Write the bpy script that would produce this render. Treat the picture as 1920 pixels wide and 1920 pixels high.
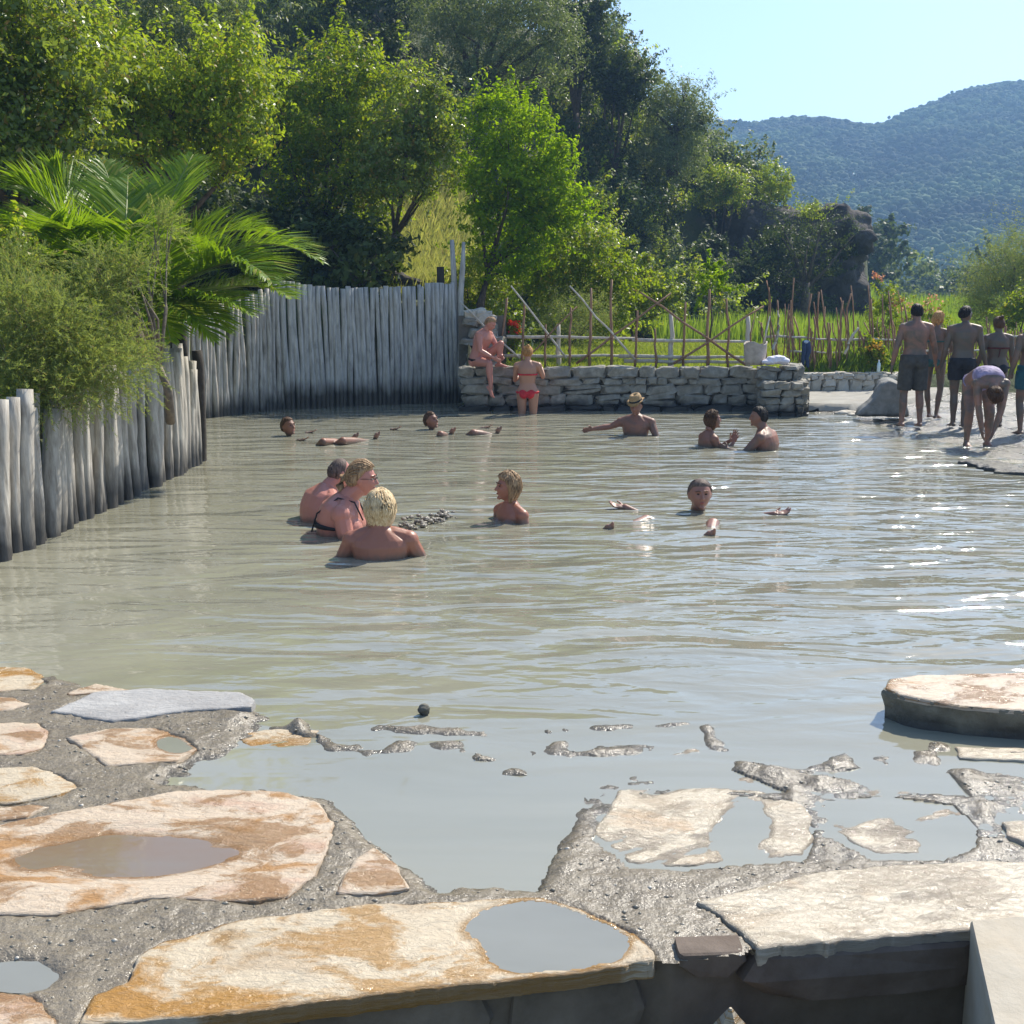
import bpy, math, random
import numpy as np
from math import radians, pi, sin, cos, tan, atan
from mathutils import Matrix, Vector
random.seed(7)
RNG = np.random.default_rng(11)
for o in list(bpy.data.objects): bpy.data.objects.remove(o)
SC = bpy.context.scene
COL = SC.collection

# ------------------------------------------------------------ camera, world, sun, exposure
F = 2100.0; PITCH = radians(10.4); CAMZ = 1.75
cam_d = bpy.data.cameras.new('camera'); cam = bpy.data.objects.new('camera', cam_d); COL.objects.link(cam)
cam_d.sensor_width = 36; cam_d.lens = 36 * F / 1920; cam_d.clip_start = .05; cam_d.clip_end = 5000
cam.location = (0, 0, CAMZ); cam.rotation_euler = (pi / 2 - PITCH, 0, 0)
SC.camera = cam
SUN_EL, SUN_AZ = radians(47), radians(40)          # azimuth measured from the view direction towards the right
w = bpy.data.worlds.new('World'); SC.world = w; w.use_nodes = True
wn = w.node_tree; bg = wn.nodes['Background']
sky = wn.nodes.new('ShaderNodeTexSky'); sky.sky_type = 'NISHITA'; sky.sun_disc = False
sky.sun_elevation = SUN_EL; sky.sun_rotation = SUN_AZ; sky.air_density = 1.0; sky.dust_density = .7; sky.ozone_density = 2.6
wn.links.new(sky.outputs[0], bg.inputs[0]); bg.inputs[1].default_value = 0.14
sl = bpy.data.lights.new('sun', 'SUN'); sun = bpy.data.objects.new('sun', sl); COL.objects.link(sun)
sl.energy = 5.0; sl.angle = radians(.53); sl.color = (1, .93, .80)
sd = Vector((sin(SUN_AZ) * cos(SUN_EL), cos(SUN_AZ) * cos(SUN_EL), sin(SUN_EL)))
sun.rotation_euler = sd.to_track_quat('Z', 'Y').to_euler()
SC.view_settings.view_transform = 'Standard'; SC.view_settings.look = 'None'
SC.view_settings.exposure = 0.58; SC.view_settings.gamma = 1; SC.view_settings.use_curve_mapping = False
SC.cycles.volume_bounces = 0; SC.cycles.transparent_max_bounces = 12; SC.cycles.max_bounces = 6

# ------------------------------------------------------------ geometry from the photograph's rays
def ray(px, py):
    u = (px - 960) / F; v = (960 - py) / F
    return np.array([u, cos(PITCH) + v * sin(PITCH), -sin(PITCH) + v * cos(PITCH)])
def P(px, py, D):
    r = ray(px, py); return np.array([0, 0, CAMZ]) + r * (D / r[1])
def G(px, py, z=0.0):
    r = ray(px, py); t = (z - CAMZ) / r[2]; return np.array([0, 0, CAMZ]) + r * t
def rowz(row, D):
    return CAMZ + D * np.tan(np.arctan((960 - row) / F) - PITCH)

# ------------------------------------------------------------ numpy noise
def _hash(ix, iy, s):
    n = (ix.astype(np.int64) * 374761393 + iy.astype(np.int64) * 668265263 + s * 1442695041) & 0xffffffff
    n = ((n ^ (n >> 13)) * 1274126177) & 0xffffffff
    return ((n ^ (n >> 16)) & 0xffff) / 65535.0
def vn(x, y, s=0):
    x = np.asarray(x, float); y = np.asarray(y, float)
    ix = np.floor(x); iy = np.floor(y); fx = x - ix; fy = y - iy
    fx = fx * fx * (3 - 2 * fx); fy = fy * fy * (3 - 2 * fy)
    a = _hash(ix, iy, s); b = _hash(ix + 1, iy, s); c = _hash(ix, iy + 1, s); d = _hash(ix + 1, iy + 1, s)
    return (a + (b - a) * fx) * (1 - fy) + (c + (d - c) * fx) * fy
def fbm(x, y, s=0, o=4):
    t = 0; a = .5; n = 0
    for k in range(o):
        t = t + a * vn(x * 2 ** k + 7 * k, y * 2 ** k - 3 * k, s + k); n += a; a *= .5
    return t / n * 2 - 1
def sdf(poly, X, Y):
    """signed distance to a polygon, positive inside"""
    p = np.asarray(poly, float); d = np.full(X.shape, 1e9); ins = np.zeros(X.shape, bool)
    for i in range(len(p)):
        ax, ay = p[i]; bx, by = p[(i + 1) % len(p)]
        ex, ey = bx - ax, by - ay; L = ex * ex + ey * ey + 1e-12
        t = np.clip(((X - ax) * ex + (Y - ay) * ey) / L, 0, 1)
        d = np.minimum(d, np.hypot(X - ax - t * ex, Y - ay - t * ey))
        c = ((ay > Y) != (by > Y)) & (X < (bx - ax) * (Y - ay) / ((by - ay) + 1e-12) + ax)
        ins ^= c
    return np.where(ins, d, -d)
def sdline(pts, X, Y):
    d = np.full(X.shape, 1e9)
    for (ax, ay), (bx, by) in zip(pts[:-1], pts[1:]):
        ex, ey = bx - ax, by - ay; L = ex * ex + ey * ey + 1e-12
        t = np.clip(((X - ax) * ex + (Y - ay) * ey) / L, 0, 1)
        d = np.minimum(d, np.hypot(X - ax - t * ex, Y - ay - t * ey))
    return d
def sstep(a, b, x):
    t = np.clip((x - a) / (b - a), 0, 1); return t * t * (3 - 2 * t)

# ------------------------------------------------------------ object helpers
def tag(o, label=None, cat=None, group=None, kind=None):
    if label: o['label'] = label
    if cat: o['category'] = cat
    if group: o['group'] = group
    if kind: o['kind'] = kind
    return o
def empty(name, loc=(0, 0, 0), rz=0.0, label=None, cat=None, group=None):
    o = bpy.data.objects.new(name, None); COL.objects.link(o); o.location = tuple(loc); o.rotation_euler = (0, 0, rz)
    o.empty_display_size = .1
    return tag(o, label, cat, group)
def mesh(name, V, Fc, smooth=False):
    m = bpy.data.meshes.new(name); V = np.asarray(V, np.float32)
    if isinstance(Fc, np.ndarray):
        n, k = Fc.shape
        m.vertices.add(len(V)); m.vertices.foreach_set('co', V.ravel())
        m.loops.add(n * k); m.loops.foreach_set('vertex_index', Fc.astype(np.int32).ravel())
        m.polygons.add(n); m.polygons.foreach_set('loop_start', np.arange(0, n * k, k, dtype=np.int32))
        m.update(calc_edges=True)
    else:
        m.from_pydata(V.tolist(), [], Fc)
    if smooth: m.polygons.foreach_set('use_smooth', [True] * len(m.polygons))
    m.update(); return m
def put(name, me, mat=None, parent=None, loc=None):
    o = bpy.data.objects.new(name, me); COL.objects.link(o)
    if mat is not None and not me.materials: me.materials.append(mat)
    if parent is not None: o.parent = parent
    if loc is not None: o.location = tuple(loc)
    return o

def frame_from(d, up=(0, 0, 1)):
    d = np.asarray(d, float); d = d / (np.linalg.norm(d) + 1e-12); u = np.asarray(up, float)
    if abs(d @ u) > .97: u = np.array([0., 1., 0.]) if abs(d[1]) < .9 else np.array([1., 0, 0])
    a = np.cross(u, d); a /= np.linalg.norm(a); b = np.cross(d, a); return a, b, d
class MB:
    def __init__(s): s.V = []; s.Fc = []; s.n = 0
    def add(s, V, Fc):
        V = np.asarray(V, float)
        s.V.append(V); s.Fc += [tuple(int(i) + s.n for i in f) for f in Fc]; s.n += len(V)
    def rings(s, R, cap=True):
        n = len(R[0]); V = np.concatenate(R); Fc = []
        for i in range(len(R) - 1):
            for j in range(n):
                k = (j + 1) % n; Fc.append((i * n + j, i * n + k, (i + 1) * n + k, (i + 1) * n + j))
        if cap: Fc.append(tuple(range(n - 1, -1, -1))); Fc.append(tuple((len(R) - 1) * n + j for j in range(n)))
        s.add(V, Fc)
    def tube(s, pts, rad, n=8, round_ends=False, flat=1.0):
        pts = [np.asarray(p, float) for p in pts]
        if np.isscalar(rad): rad = [rad] * len(pts)
        R = []; th = np.linspace(0, 2 * pi, n, endpoint=False)
        for i, p in enumerate(pts):
            d = pts[min(i + 1, len(pts) - 1)] - pts[max(i - 1, 0)]
            a, b, d = frame_from(d)
            ring = lambda c, r: c + r * (np.outer(np.cos(th), a) + flat * np.outer(np.sin(th), b))
            if round_ends and i == 0:
                for q in (75, 50, 25): R.append(ring(p - d * rad[0] * sin(radians(q)), rad[0] * cos(radians(q))))
            R.append(ring(p, rad[i]))
            if round_ends and i == len(pts) - 1:
                for q in (25, 50, 75): R.append(ring(p + d * rad[i] * sin(radians(q)), rad[i] * cos(radians(q))))
        s.rings(R)
    def ell(s, c, r, M=None, nu=14, nv=9):
        R = []; c = np.asarray(c, float); r = np.asarray(r if not np.isscalar(r) else (r, r, r), float)
        th = np.linspace(0, 2 * pi, nu, endpoint=False)
        for k in range(nv):
            ph = -pi / 2 + pi * (k + .5) / nv
            v = np.stack([np.cos(th) * cos(ph), np.sin(th) * cos(ph), np.full(nu, sin(ph))], 1) * r
            if M is not None: v = v @ np.asarray(M).T
            R.append(c + v)
        s.rings(R)
    def box(s, c, h, M=None):
        v = np.array([[x, y, z] for z in (-1, 1) for y in (-1, 1) for x in (-1, 1)], float) * np.asarray(h, float)
        if M is not None: v = v @ np.asarray(M).T
        s.add(v + np.asarray(c, float), [(0, 2, 3, 1), (4, 5, 7, 6), (0, 1, 5, 4), (2, 6, 7, 3), (0, 4, 6, 2), (1, 3, 7, 5)])
    def build(s, name, mat, parent=None, smooth=True):
        return put(name, mesh(name, np.concatenate(s.V), s.Fc, smooth), mat, parent)
def Rz(a): c, s = cos(a), sin(a); return np.array([[c, -s, 0], [s, c, 0], [0, 0, 1.]])
def Rx(a): c, s = cos(a), sin(a); return np.array([[1., 0, 0], [0, c, -s], [0, s, c]])
def Ry(a): c, s = cos(a), sin(a); return np.array([[c, 0, s], [0, 1., 0], [-s, 0, c]])

# ------------------------------------------------------------ materials
class NT:
    def __init__(s, name):
        s.m = bpy.data.materials.new(name); s.m.use_nodes = True; s.t = s.m.node_tree
        s.b = s.t.nodes['Principled BSDF']; s.out = s.t.nodes['Material Output']
    def n(s, t, **k):
        x = s.t.nodes.new(t)
        for a, v in k.items(): setattr(x, a, v)
        return x
    def l(s, a, b): s.t.links.new(a, b)
    def pos(s, scale=(1, 1, 1), obj=False, rot=(0, 0, 0)):
        g = s.n('ShaderNodeTexCoord').outputs['Object'] if obj else s.n('ShaderNodeNewGeometry').outputs['Position']
        mp = s.n('ShaderNodeMapping'); mp.inputs['Scale'].default_value = scale; mp.inputs['Rotation'].default_value = rot; s.l(g, mp.inputs[0]); return mp.outputs[0]
    def noise(s, vec, scale, detail=4, rough=.55, dist=0):
        x = s.n('ShaderNodeTexNoise'); x.inputs['Scale'].default_value = scale; x.inputs['Detail'].default_value = detail
        x.inputs['Roughness'].default_value = rough; x.inputs['Distortion'].default_value = dist; s.l(vec, x.inputs['Vector']); return x.outputs['Fac']
    def ramp(s, fac, stops, interp='LINEAR'):
        r = s.n('ShaderNodeValToRGB'); r.color_ramp.interpolation = interp
        while len(r.color_ramp.elements) < len(stops): r.color_ramp.elements.new(.5)
        for e, (p, c) in zip(r.color_ramp.elements, stops):
            e.position = p; e.color = (c, c, c, 1) if np.isscalar(c) else (*c, 1)
        s.l(fac, r.inputs[0]); return r.outputs[0]
    def mix(s, f, a, b, mode='MIX'):
        x = s.n('ShaderNodeMix', data_type='RGBA', blend_type=mode)
        for i, v in ((0, f), (6, a), (7, b)):
            if hasattr(v, 'default_value') or hasattr(v, 'links'): s.l(v, x.inputs[i])
            elif i == 0: x.inputs[0].default_value = v
            else: x.inputs[i].default_value = (*v, 1)
        return x.outputs[2]
    def math(s, op, a, b=0.0, clamp=False):
        x = s.n('ShaderNodeMath', operation=op, use_clamp=clamp)
        for i, v in ((0, a), (1, b)):
            if isinstance(v, (int, float)): x.inputs[i].default_value = v
            else: s.l(v, x.inputs[i])
        return x.outputs[0]
    def bump(s, h, dist, strength=1.0, prev=None):
        x = s.n('ShaderNodeBump'); x.inputs['Distance'].default_value = dist; x.inputs['Strength'].default_value = strength
        s.l(h, x.inputs['Height'])
        if prev is not None: s.l(prev, x.inputs['Normal'])
        return x.outputs[0]
    def set(s, color=None, rough=None, normal=None, spec=None, metal=None, sss=None):
        for k, v in (('Base Color', color), ('Roughness', rough), ('Normal', normal), ('Specular IOR Level', spec), ('Metallic', metal), ('Subsurface Weight', sss)):
            if v is None: continue
            if isinstance(v, (int, float)): s.b.inputs[k].default_value = v
            elif isinstance(v, tuple): s.b.inputs[k].default_value = (*v, 1)
            else: s.l(v, s.b.inputs[k])
        return s.m
def plain(name, color, rough=.6, var=.25, scale=20, bump=0.0, obj=True):
    t = NT(name); v = t.pos(obj=obj); f = t.noise(v, scale)
    c = t.mix(t.ramp(f, [(.3, 0.), (.7, 1.)]), tuple(np.array(color) * (1 - var)), tuple(np.minimum(np.array(color) * (1 + var), 1)))
    return t.set(c, rough, t.bump(f, bump) if bump else None)

def leafmat(name, ca, cb, cc=None, trans=.42, rough=.4, spec=.5, nscale=.8):
    """leaf: two greens by clump, a third (young or dry leaves) by single leaf"""
    t = NT(name); g = t.n('ShaderNodeNewGeometry'); rnd = g.outputs['Random Per Island']
    f = t.noise(t.pos(), nscale, 3); f = t.math('ADD', t.math('MULTIPLY', f, 1.4), t.math('MULTIPLY', rnd, .6)); f = t.math('SUBTRACT', f, .5, True)
    c = t.mix(f, ca, cb)
    if cc is not None: c = t.mix(t.ramp(rnd, [(.86, 0.), (.95, 1.)]), c, cc)
    t.set(c, rough, spec=spec)
    tr = t.n('ShaderNodeBsdfTranslucent'); t.l(t.mix(.5, c, tuple(np.minimum(np.array(cb) * np.array([2.3, 2.3, .6]), .85))), tr.inputs[0])
    mx = t.n('ShaderNodeMixShader'); mx.inputs[0].default_value = trans; t.l(t.b.outputs[0], mx.inputs[1]); t.l(tr.outputs[0], mx.inputs[2])
    t.l(mx.outputs[0], t.out.inputs[0]); return t.m
M = {}
M['leaf_gloss'] = leafmat('glossy_leaf', (0.07, 0.12, 0.020), (0.24, 0.30, 0.035), (0.30, 0.17, 0.05), .48, .25, .6)
M['leaf_green'] = leafmat('green_leaf', (0.06, 0.11, 0.006), (0.23, 0.30, 0.010), (0.38, 0.24, 0.02), .5, .45, .25)
M['leaf_vivid'] = leafmat('vivid_leaf', (0.06, 0.125, 0.003), (0.23, 0.34, 0.003), (0.36, 0.36, 0.01), .55, .6, .08)
M['leaf_yellow'] = leafmat('yellow_green_leaf', (0.10, 0.165, 0.014), (0.27, 0.34, 0.026), (0.45, 0.27, 0.05), .5, .4, .35)
M['leaf_olive'] = leafmat('olive_leaf', (0.055, 0.085, 0.040), (0.20, 0.25, 0.105), (0.28, 0.29, 0.16), .35, .5, .3)
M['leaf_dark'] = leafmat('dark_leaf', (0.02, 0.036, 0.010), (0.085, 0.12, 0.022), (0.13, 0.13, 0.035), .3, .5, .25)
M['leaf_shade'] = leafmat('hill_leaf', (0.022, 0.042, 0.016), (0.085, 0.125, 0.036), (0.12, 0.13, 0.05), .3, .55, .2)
M['leaf_tamarisk'] = leafmat('tamarisk_leaf', (0.115, 0.165, 0.065), (0.25, 0.30, 0.105), (0.38, 0.26, 0.11), .4, .6, .15, 1.6)
M['leaf_palm'] = leafmat('palm_leaf', (0.075, 0.155, 0.012), (0.20, 0.30, 0.016), (0.36, 0.31, 0.05), .42, .4, .35, 2)
M['grass'] = leafmat('grass_blade', (.13, .19, .03), (.27, .32, .055), (.42, .38, .15), .42, .6, .2, .6)
M['dry_grass'] = leafmat('dry_grass_blade', (.22, .26, .08), (.42, .40, .17), (.5, .36, .2), .4, .6, .2, .8)
M['reed'] = leafmat('reed_blade', (.12, .22, .025), (.24, .33, .045), (.36, .32, .12), .42, .6, .2)
M['flower'] = leafmat('pink_flower', (.55, .14, .14), (.7, .26, .22), (.8, .3, .3), .4, .6, .2)
M['red_flower'] = leafmat('red_flower', (.6, .03, .02), (.7, .06, .03), (.8, .3, .1), .3, .6, .2)
M['orange_leaf'] = leafmat('orange_leaf', (.5, .22, .03), (.6, .3, .05), None, .4, .6, .2)
M['bark'] = plain('bark', (.09, .065, .045), .85, .4, 14, .02)
M['bark_grey'] = plain('grey_bark', (.16, .13, .10), .85, .4, 14, .02)
M['far_leaf'] = plain('distant_foliage', (.06, .095, .028), 1.0, .75, .03, 0, False)

def log_mat(name, ca, cb, wet_h=.42, wetcol=(.055, .049, .042), gr=9):
    t = NT(name); p = t.pos((1, 1, .12)); f = t.noise(p, 26, 5, .6); f2 = t.noise(t.pos((1, 1, .5)), gr, 3)
    c = t.mix(t.ramp(f, [(.32, 0.), (.68, 1.)]), ca, cb)
    c = t.mix(t.ramp(f2, [(.55, 0.), (.75, .55)]), c, tuple(np.array(ca) * .55))
    sep = t.n('ShaderNodeSeparateXYZ'); t.l(t.n('ShaderNodeNewGeometry').outputs['Position'], sep.inputs[0])
    z = t.math('ADD', sep.outputs[2], t.math('MULTIPLY', t.math('SUBTRACT', t.noise(t.pos((1, 1, .4)), 5, 4), .5), .5))
    wet = t.ramp(z, [(max(wet_h - .15, 0), 1.), (wet_h + .16, 0.)])
    c = t.mix(wet, c, wetcol); r = t.math('SUBTRACT', .82, t.math('MULTIPLY', wet, .35))
    return t.set(c, r, t.bump(f, .012, .8))
M['log'] = log_mat('weathered_log', (.26, .23, .19), (.55, .51, .44), .24)
M['log_back'] = log_mat('weathered_log_grey', (.29, .275, .25), (.56, .54, .50), .34)
M['pole'] = log_mat('fence_pole', (.20, .105, .055), (.37, .22, .135), -5)
M['pole_pale'] = log_mat('pale_pole', (.42, .38, .31), (.60, .56, .48), -5)

def water_mat():
    t = NT('murky_water'); 
    g = t.pos((.38, 1, 1)); n1 = t.noise(g, 2.1, 2, .45, .9); n2 = t.noise(t.pos((.5, 1.25, 1)), 7, 2, .5, .6); n3 = t.noise(t.pos(), 30, 2)
    c = t.mix(t.ramp(t.noise(t.pos((.6, 1, 1)), .7, 5, .6, 1.5), [(.35, 0.), (.65, 1.)]), (.245, .238, .176), (.290, .280, .212))
    # ripples die out over the shallow sill next to the terrace
    sep = t.n('ShaderNodeSeparateXYZ'); t.l(t.n('ShaderNodeNewGeometry').outputs['Position'], sep.inputs[0])
    amp = t.ramp(t.math('DIVIDE', sep.outputs[1], 10.0), [(.40, .04), (.60, 1.)])
    h = t.math('ADD', t.math('MULTIPLY', n1, 1.0), t.math('MULTIPLY', n2, .15)); h = t.math('ADD', h, t.math('MULTIPLY', n3, .008))
    gx = t.ramp(t.math('DIVIDE', t.math('ADD', sep.outputs[0], 4.0), 10.0), [(.10, .35), (.62, 1.)]); h = t.math('MULTIPLY', t.math('MULTIPLY', h, amp), gx)
    t.b.inputs['IOR'].default_value = 1.95
    return t.set(c, .045, t.bump(h, .15, 1.0))
M['water'] = water_mat()
def puddle_mat(ca=(.20, .20, .17), cb=(.26, .26, .225), name='puddle_water'):
    t = NT(name); c = t.mix(t.noise(t.pos((.6, 1.6, 1), rot=(0, 0, .45)), 4, 4), ca, cb); t.b.inputs['IOR'].default_value = 1.6
    return t.set(c, .05, t.bump(t.noise(t.pos((.6, 1, 1)), 12, 2), .002, .5))
M['puddle'] = puddle_mat(); M['puddle_brown'] = puddle_mat((.20, .185, .15), (.22, .13, .07), 'brown_puddle_water')
def wet_attr(t): x = t.n('ShaderNodeAttribute'); x.attribute_name = 'wet'; return x.outputs['Fac']
def mud_mat():
    t = NT('wet_mortar'); p = t.pos(); f = t.noise(p, 70, 4, .65); f2 = t.noise(p, 5, 5); f3 = t.noise(p, 22, 4, .6)
    c = t.mix(t.ramp(f, [(.3, 0.), (.75, 1.)]), (.12, .098, .068), (.28, .235, .17)); c = t.mix(t.ramp(f2, [(.42, 0.), (.66, .6)]), c, (.26, .22, .16)); c = t.mix(t.math('MULTIPLY', wet_attr(t), .75), c, (.07, .062, .048))
    h = t.math('ADD', t.math('MULTIPLY', f, .45), t.math('MULTIPLY', f3, 1.))
    r = t.math('SUBTRACT', t.ramp(t.noise(p, 14, 4), [(.35, .16), (.65, .40)]), t.math('MULTIPLY', wet_attr(t), .08))
    return t.set(c, r, t.bump(h, .012, 1.0), spec=.65)
M['mortar'] = mud_mat()
def flag_mat(name, cols, seed=0, rot=.5, wet=.5, rough=(.14, .55)):
    t = NT(name); p = t.pos((.7, 1.3, 14), rot=(0, 0, rot)); mp = t.n('ShaderNodeMapping'); mp.inputs['Location'].default_value = (seed * 3.1, seed * 1.7, 0); t.l(p, mp.inputs[0]); p = mp.outputs[0]
    f = t.noise(p, 2.6, 8, .62, .45); f2 = t.noise(p, 4.2, 8, .66, .5); f3 = t.noise(p, 34, 5, .7, .4)
    c = t.ramp(f, [(.39, cols[1]), (.47, cols[0]), (.55, cols[0]), (.64, cols[2])])
    c = t.mix(t.ramp(f2, [(.50, 0.), (.57, wet)]), c, cols[3]); c = t.mix(t.ramp(f3, [(.58, 0.), (.72, .35)]), c, (.30, .20, .13))
    c = t.mix(t.math('MULTIPLY', wet_attr(t), .8), c, tuple(np.array(cols[3]) * .75))
    r = t.math('MULTIPLY', t.ramp(f2, [(.42, rough[1]), (.58, rough[0])]), t.math('SUBTRACT', 1.0, t.math('MULTIPLY', wet_attr(t), .6))); h = t.math('ADD', f3, t.math('MULTIPLY', f, 1.2))
    return t.set(c, r, t.bump(h, .014, .8), spec=.6)
CREAM = ((.56, .45, .33), (.38, .20, .07), (.50, .34, .24), (.30, .16, .06))
M['flag'] = [flag_mat('cream_flagstone', CREAM, 0, .45, .8), flag_mat('ochre_flagstone', ((.54, .45, .32), (.36, .18, .035), (.47, .37, .25), (.38, .20, .045)), 3, -.3, .75),
             flag_mat('grey_flagstone', ((.36, .35, .335), (.28, .27, .255), (.42, .41, .39), (.24, .23, .22)), 5, .1, .4, (.7, .85)), flag_mat('pale_wet_flagstone', ((.56, .48, .36), (.46, .37, .26), (.50, .37, .24), (.33, .27, .19)), 8, .3, .6, (.12, .30))]
def rock_mat(name, a, b, wet_h=None, scale=7, bump=.02, rough=.75, obj=False):
    t = NT(name); p = t.pos(obj=obj); f = t.noise(p, scale, 8, .65); f2 = t.noise(p, scale * .3, 3)
    oi = t.n('ShaderNodeObjectInfo').outputs['Random']
    c = t.mix(t.ramp(f, [(.3, 0.), (.7, 1.)]), a, b); c = t.mix(t.math('MULTIPLY', oi, .45), c, tuple(np.array(b) * .55)); c = t.mix(t.ramp(f2, [(.5, 0.), (.7, .4)]), c, tuple(np.array(a) * np.array([1.15, 1, .8])))
    r = rough
    if wet_h is not None:
        sep = t.n('ShaderNodeSeparateXYZ'); t.l(t.n('ShaderNodeNewGeometry').outputs['Position'], sep.inputs[0])
        z = t.math('ADD', sep.outputs[2], t.math('MULTIPLY', t.math('SUBTRACT', t.noise(p, 4, 4), .5), .25)); wet = t.ramp(z, [(max(wet_h - .04, 0), 1.), (wet_h + .06, 0.)])
        c = t.mix(wet, c, (.05, .047, .043)); r = t.math('SUBTRACT', rough, t.math('MULTIPLY', wet, .4))
    return t.set(c, r, t.bump(f, bump, .8), spec=.25)
M['wallstone'] = rock_mat('wall_stone', (.15, .138, .115), (.40, .375, .31), .15, 9)
M['palestone'] = rock_mat('pale_wall_stone', (.42, .38, .31), (.62, .57, .48), None, 9)
M['wallcore'] = rock_mat('wall_joint', (.10, .09, .075), (.19, .17, .14), .15, 12)
M['boulder'] = rock_mat('boulder_stone', (.17, .17, .155), (.34, .33, .30), .10, 8, .03)
M['slab'] = rock_mat('pale_slab', (.24, .225, .19), (.38, .36, .31), None, 4, .01)
M['concrete'] = rock_mat('pale_concrete', (.40, .355, .28), (.50, .455, .375), None, 9, .012)
M['darkwall'] = rock_mat('shade_dark_wall', (.09, .072, .054), (.20, .165, .13), None, 5, .02, .9)  # dark colour stands in for shade below the terrace edge and on the yard
M['stump'] = rock_mat('dark_wood', (.03, .026, .022), (.07, .06, .05), None, 14, .01, .9)
M['brownstone'] = rock_mat('brown_facing_stone', (.075, .055, .042), (.19, .15, .12), None, 5, .02, .8)
M['ledge'] = rock_mat('ledge_side', (.10, .095, .07), (.24, .225, .18), .03, 12, .03)
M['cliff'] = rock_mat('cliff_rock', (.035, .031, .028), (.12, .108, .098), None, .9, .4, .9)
def ground_mat():
    t = NT('ground_cover'); p = t.pos(); f = t.noise(p, .6, 6, .6); f2 = t.noise(p, 8, 6, .6)
    c = t.mix(f2, (.035, .05, .018), (.10, .12, .04)); c = t.mix(t.ramp(f, [(.5, 0.), (.66, .7)]), c, (.12, .09, .055)); return t.set(c, .95, t.bump(f2, .08, .6))
M['ground'] = ground_mat()
def shore_mat():
    t = NT('gravel_mud'); p = t.pos(); f = t.noise(p, 10, 8, .7); f2 = t.noise(p, 1.6, 4)
    c = t.mix(t.ramp(f, [(.35, 0.), (.65, 1.)]), (.08, .07, .052), (.24, .21, .165)); r = t.ramp(f2, [(.4, .18), (.65, .5)]); return t.set(c, r, t.bump(f, .05, 1.0), spec=.8)
M['shore'] = shore_mat()

# ------------------------------------------------------------ terrain, water
g2 = lambda px, py, z=0: tuple(G(px, py, z)[:2])
A0, A1 = (-3.62, 4.2), g2(372, 868)            # near palisade on the left
B0, B1 = g2(352, 788), g2(532, 767)            # side palisade further back
C1 = g2(866, 754)                              # back palisade B1 -> C1
WALLY = 19.15
SHORE = [g2(1500, 768), g2(1600, 778), g2(1690, 802), g2(1790, 838), g2(1860, 864), g2(1960, 897)]
POOL = [(-3.85, 2.2), (A0[0] - .25, A0[1]), (A1[0] - .25, A1[1]), (A1[0] - .7, A1[1] + .3), (B0[0] - .3, B0[1]), (B1[0] - .3, B1[1] + .4), (C1[0] + .1, C1[1] + .5), (-.8, WALLY + .1)] + [(5.0, WALLY + .1)] + SHORE + [(8, 8), (8, 2.2)]
def px_of(x, y): return 960 + 2135 * x / y
def terrain_z(x, y):
    p = px_of(x, y)
    zA = np.interp(y, [2, 10, 14, 19, 21, 24], [.6, .75, 1.1, 1.55, 1.8, 2.0]); zB = np.full_like(x, .55)
    zC = np.where(y < 22.6, .04, .04 + .36 * sstep(22.6, 22.9, y))
    wa = 1 - sstep(866, 905, p); wa = np.where(y < 19, np.where(x < 0, 1., 0.), wa); wc = sstep(1490, 1505, p)
    base = zA * wa + (1 - wa) * (zB * (1 - wc) + zC * wc)
    D0 = np.interp(p, [-900, 0, 400, 700, 866, 950, 1100, 1200, 1400, 1600], [15, 17, 22, 23, 24, 29, 33, 38, 45, 50])
    W = np.interp(p, [-900, 0, 866, 1200, 1400, 1600], [24, 26, 26, 15, 7, 4])
    row = np.interp(p, [-900, 0, 800, 900, 1060, 1130, 1220, 1330, 1400, 1600], [-250, -150, -60, 30, 90, 150, 225, 315, 395, 432])
    hz = rowz(row, D0 + W) * (1 - sstep(1612, 1640, p)) * (1 - sstep(D0 + W + 10, D0 + W + 90, y))
    t = sstep(0, 1, (y - D0) / W)
    base = base * (1 - sstep(26, 60, y)) + .4 * sstep(26, 60, y)
    z = base + np.maximum(hz - base, 0) * t
    sil = np.interp(p, [-900, 1200, 1320, 1400, 1480, 1560, 1640, 1700, 1800, 1920, 2100, 2900], [300, 250, 242, 238, 231, 237, 232, 203, 172, 158, 120, 40])
    far = rowz(sil, 520) * (sstep(200, 520, y) ** .85) * (1 - .5 * sstep(530, 900, y))
    z = z + far * (.93 + .07 * fbm(x / 40, y / 40, 3)) + fbm(x / 3, y / 3, 9) * .08 * np.clip(y / 20, 0, 4)
    sdp = sdf(POOL, x, y)
    pool = sstep(-.12, .15, sdp)
    return np.where((y < 22.4) & (p > 1490), -.06 + .02 * fbm(x * 2, y * 2, 5), z) * (1 - pool) - .5 * pool
pp = np.arange(-900, 2901, 14.0); yy = np.concatenate([np.geomspace(1.2, 6, 20, endpoint=False), np.arange(6, 60, .22), np.geomspace(60, 900, 90)])
PX, YY = np.meshgrid(pp, yy); XX = (PX - 960) / 2135 * YY
ZZ = terrain_z(XX, YY)
nearmask = (YY < 6.0) & (XX < 8) & (XX > -3.6); ZZ = np.where(nearmask, -.6, ZZ)
def gridfaces(nr, nc, keep=None):
    i, j = np.meshgrid(np.arange(nr - 1), np.arange(nc - 1), indexing='ij'); a = i * nc + j
    q = np.stack([a, a + 1, a + nc + 1, a + nc], -1)
    return q[keep] if keep is not None else q.reshape(-1, 4)
V = np.stack([XX, YY, ZZ], -1).reshape(-1, 3)
put('ground', mesh('ground', V, gridfaces(*XX.shape), True), M['ground'])['kind'] = 'structure'
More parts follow.
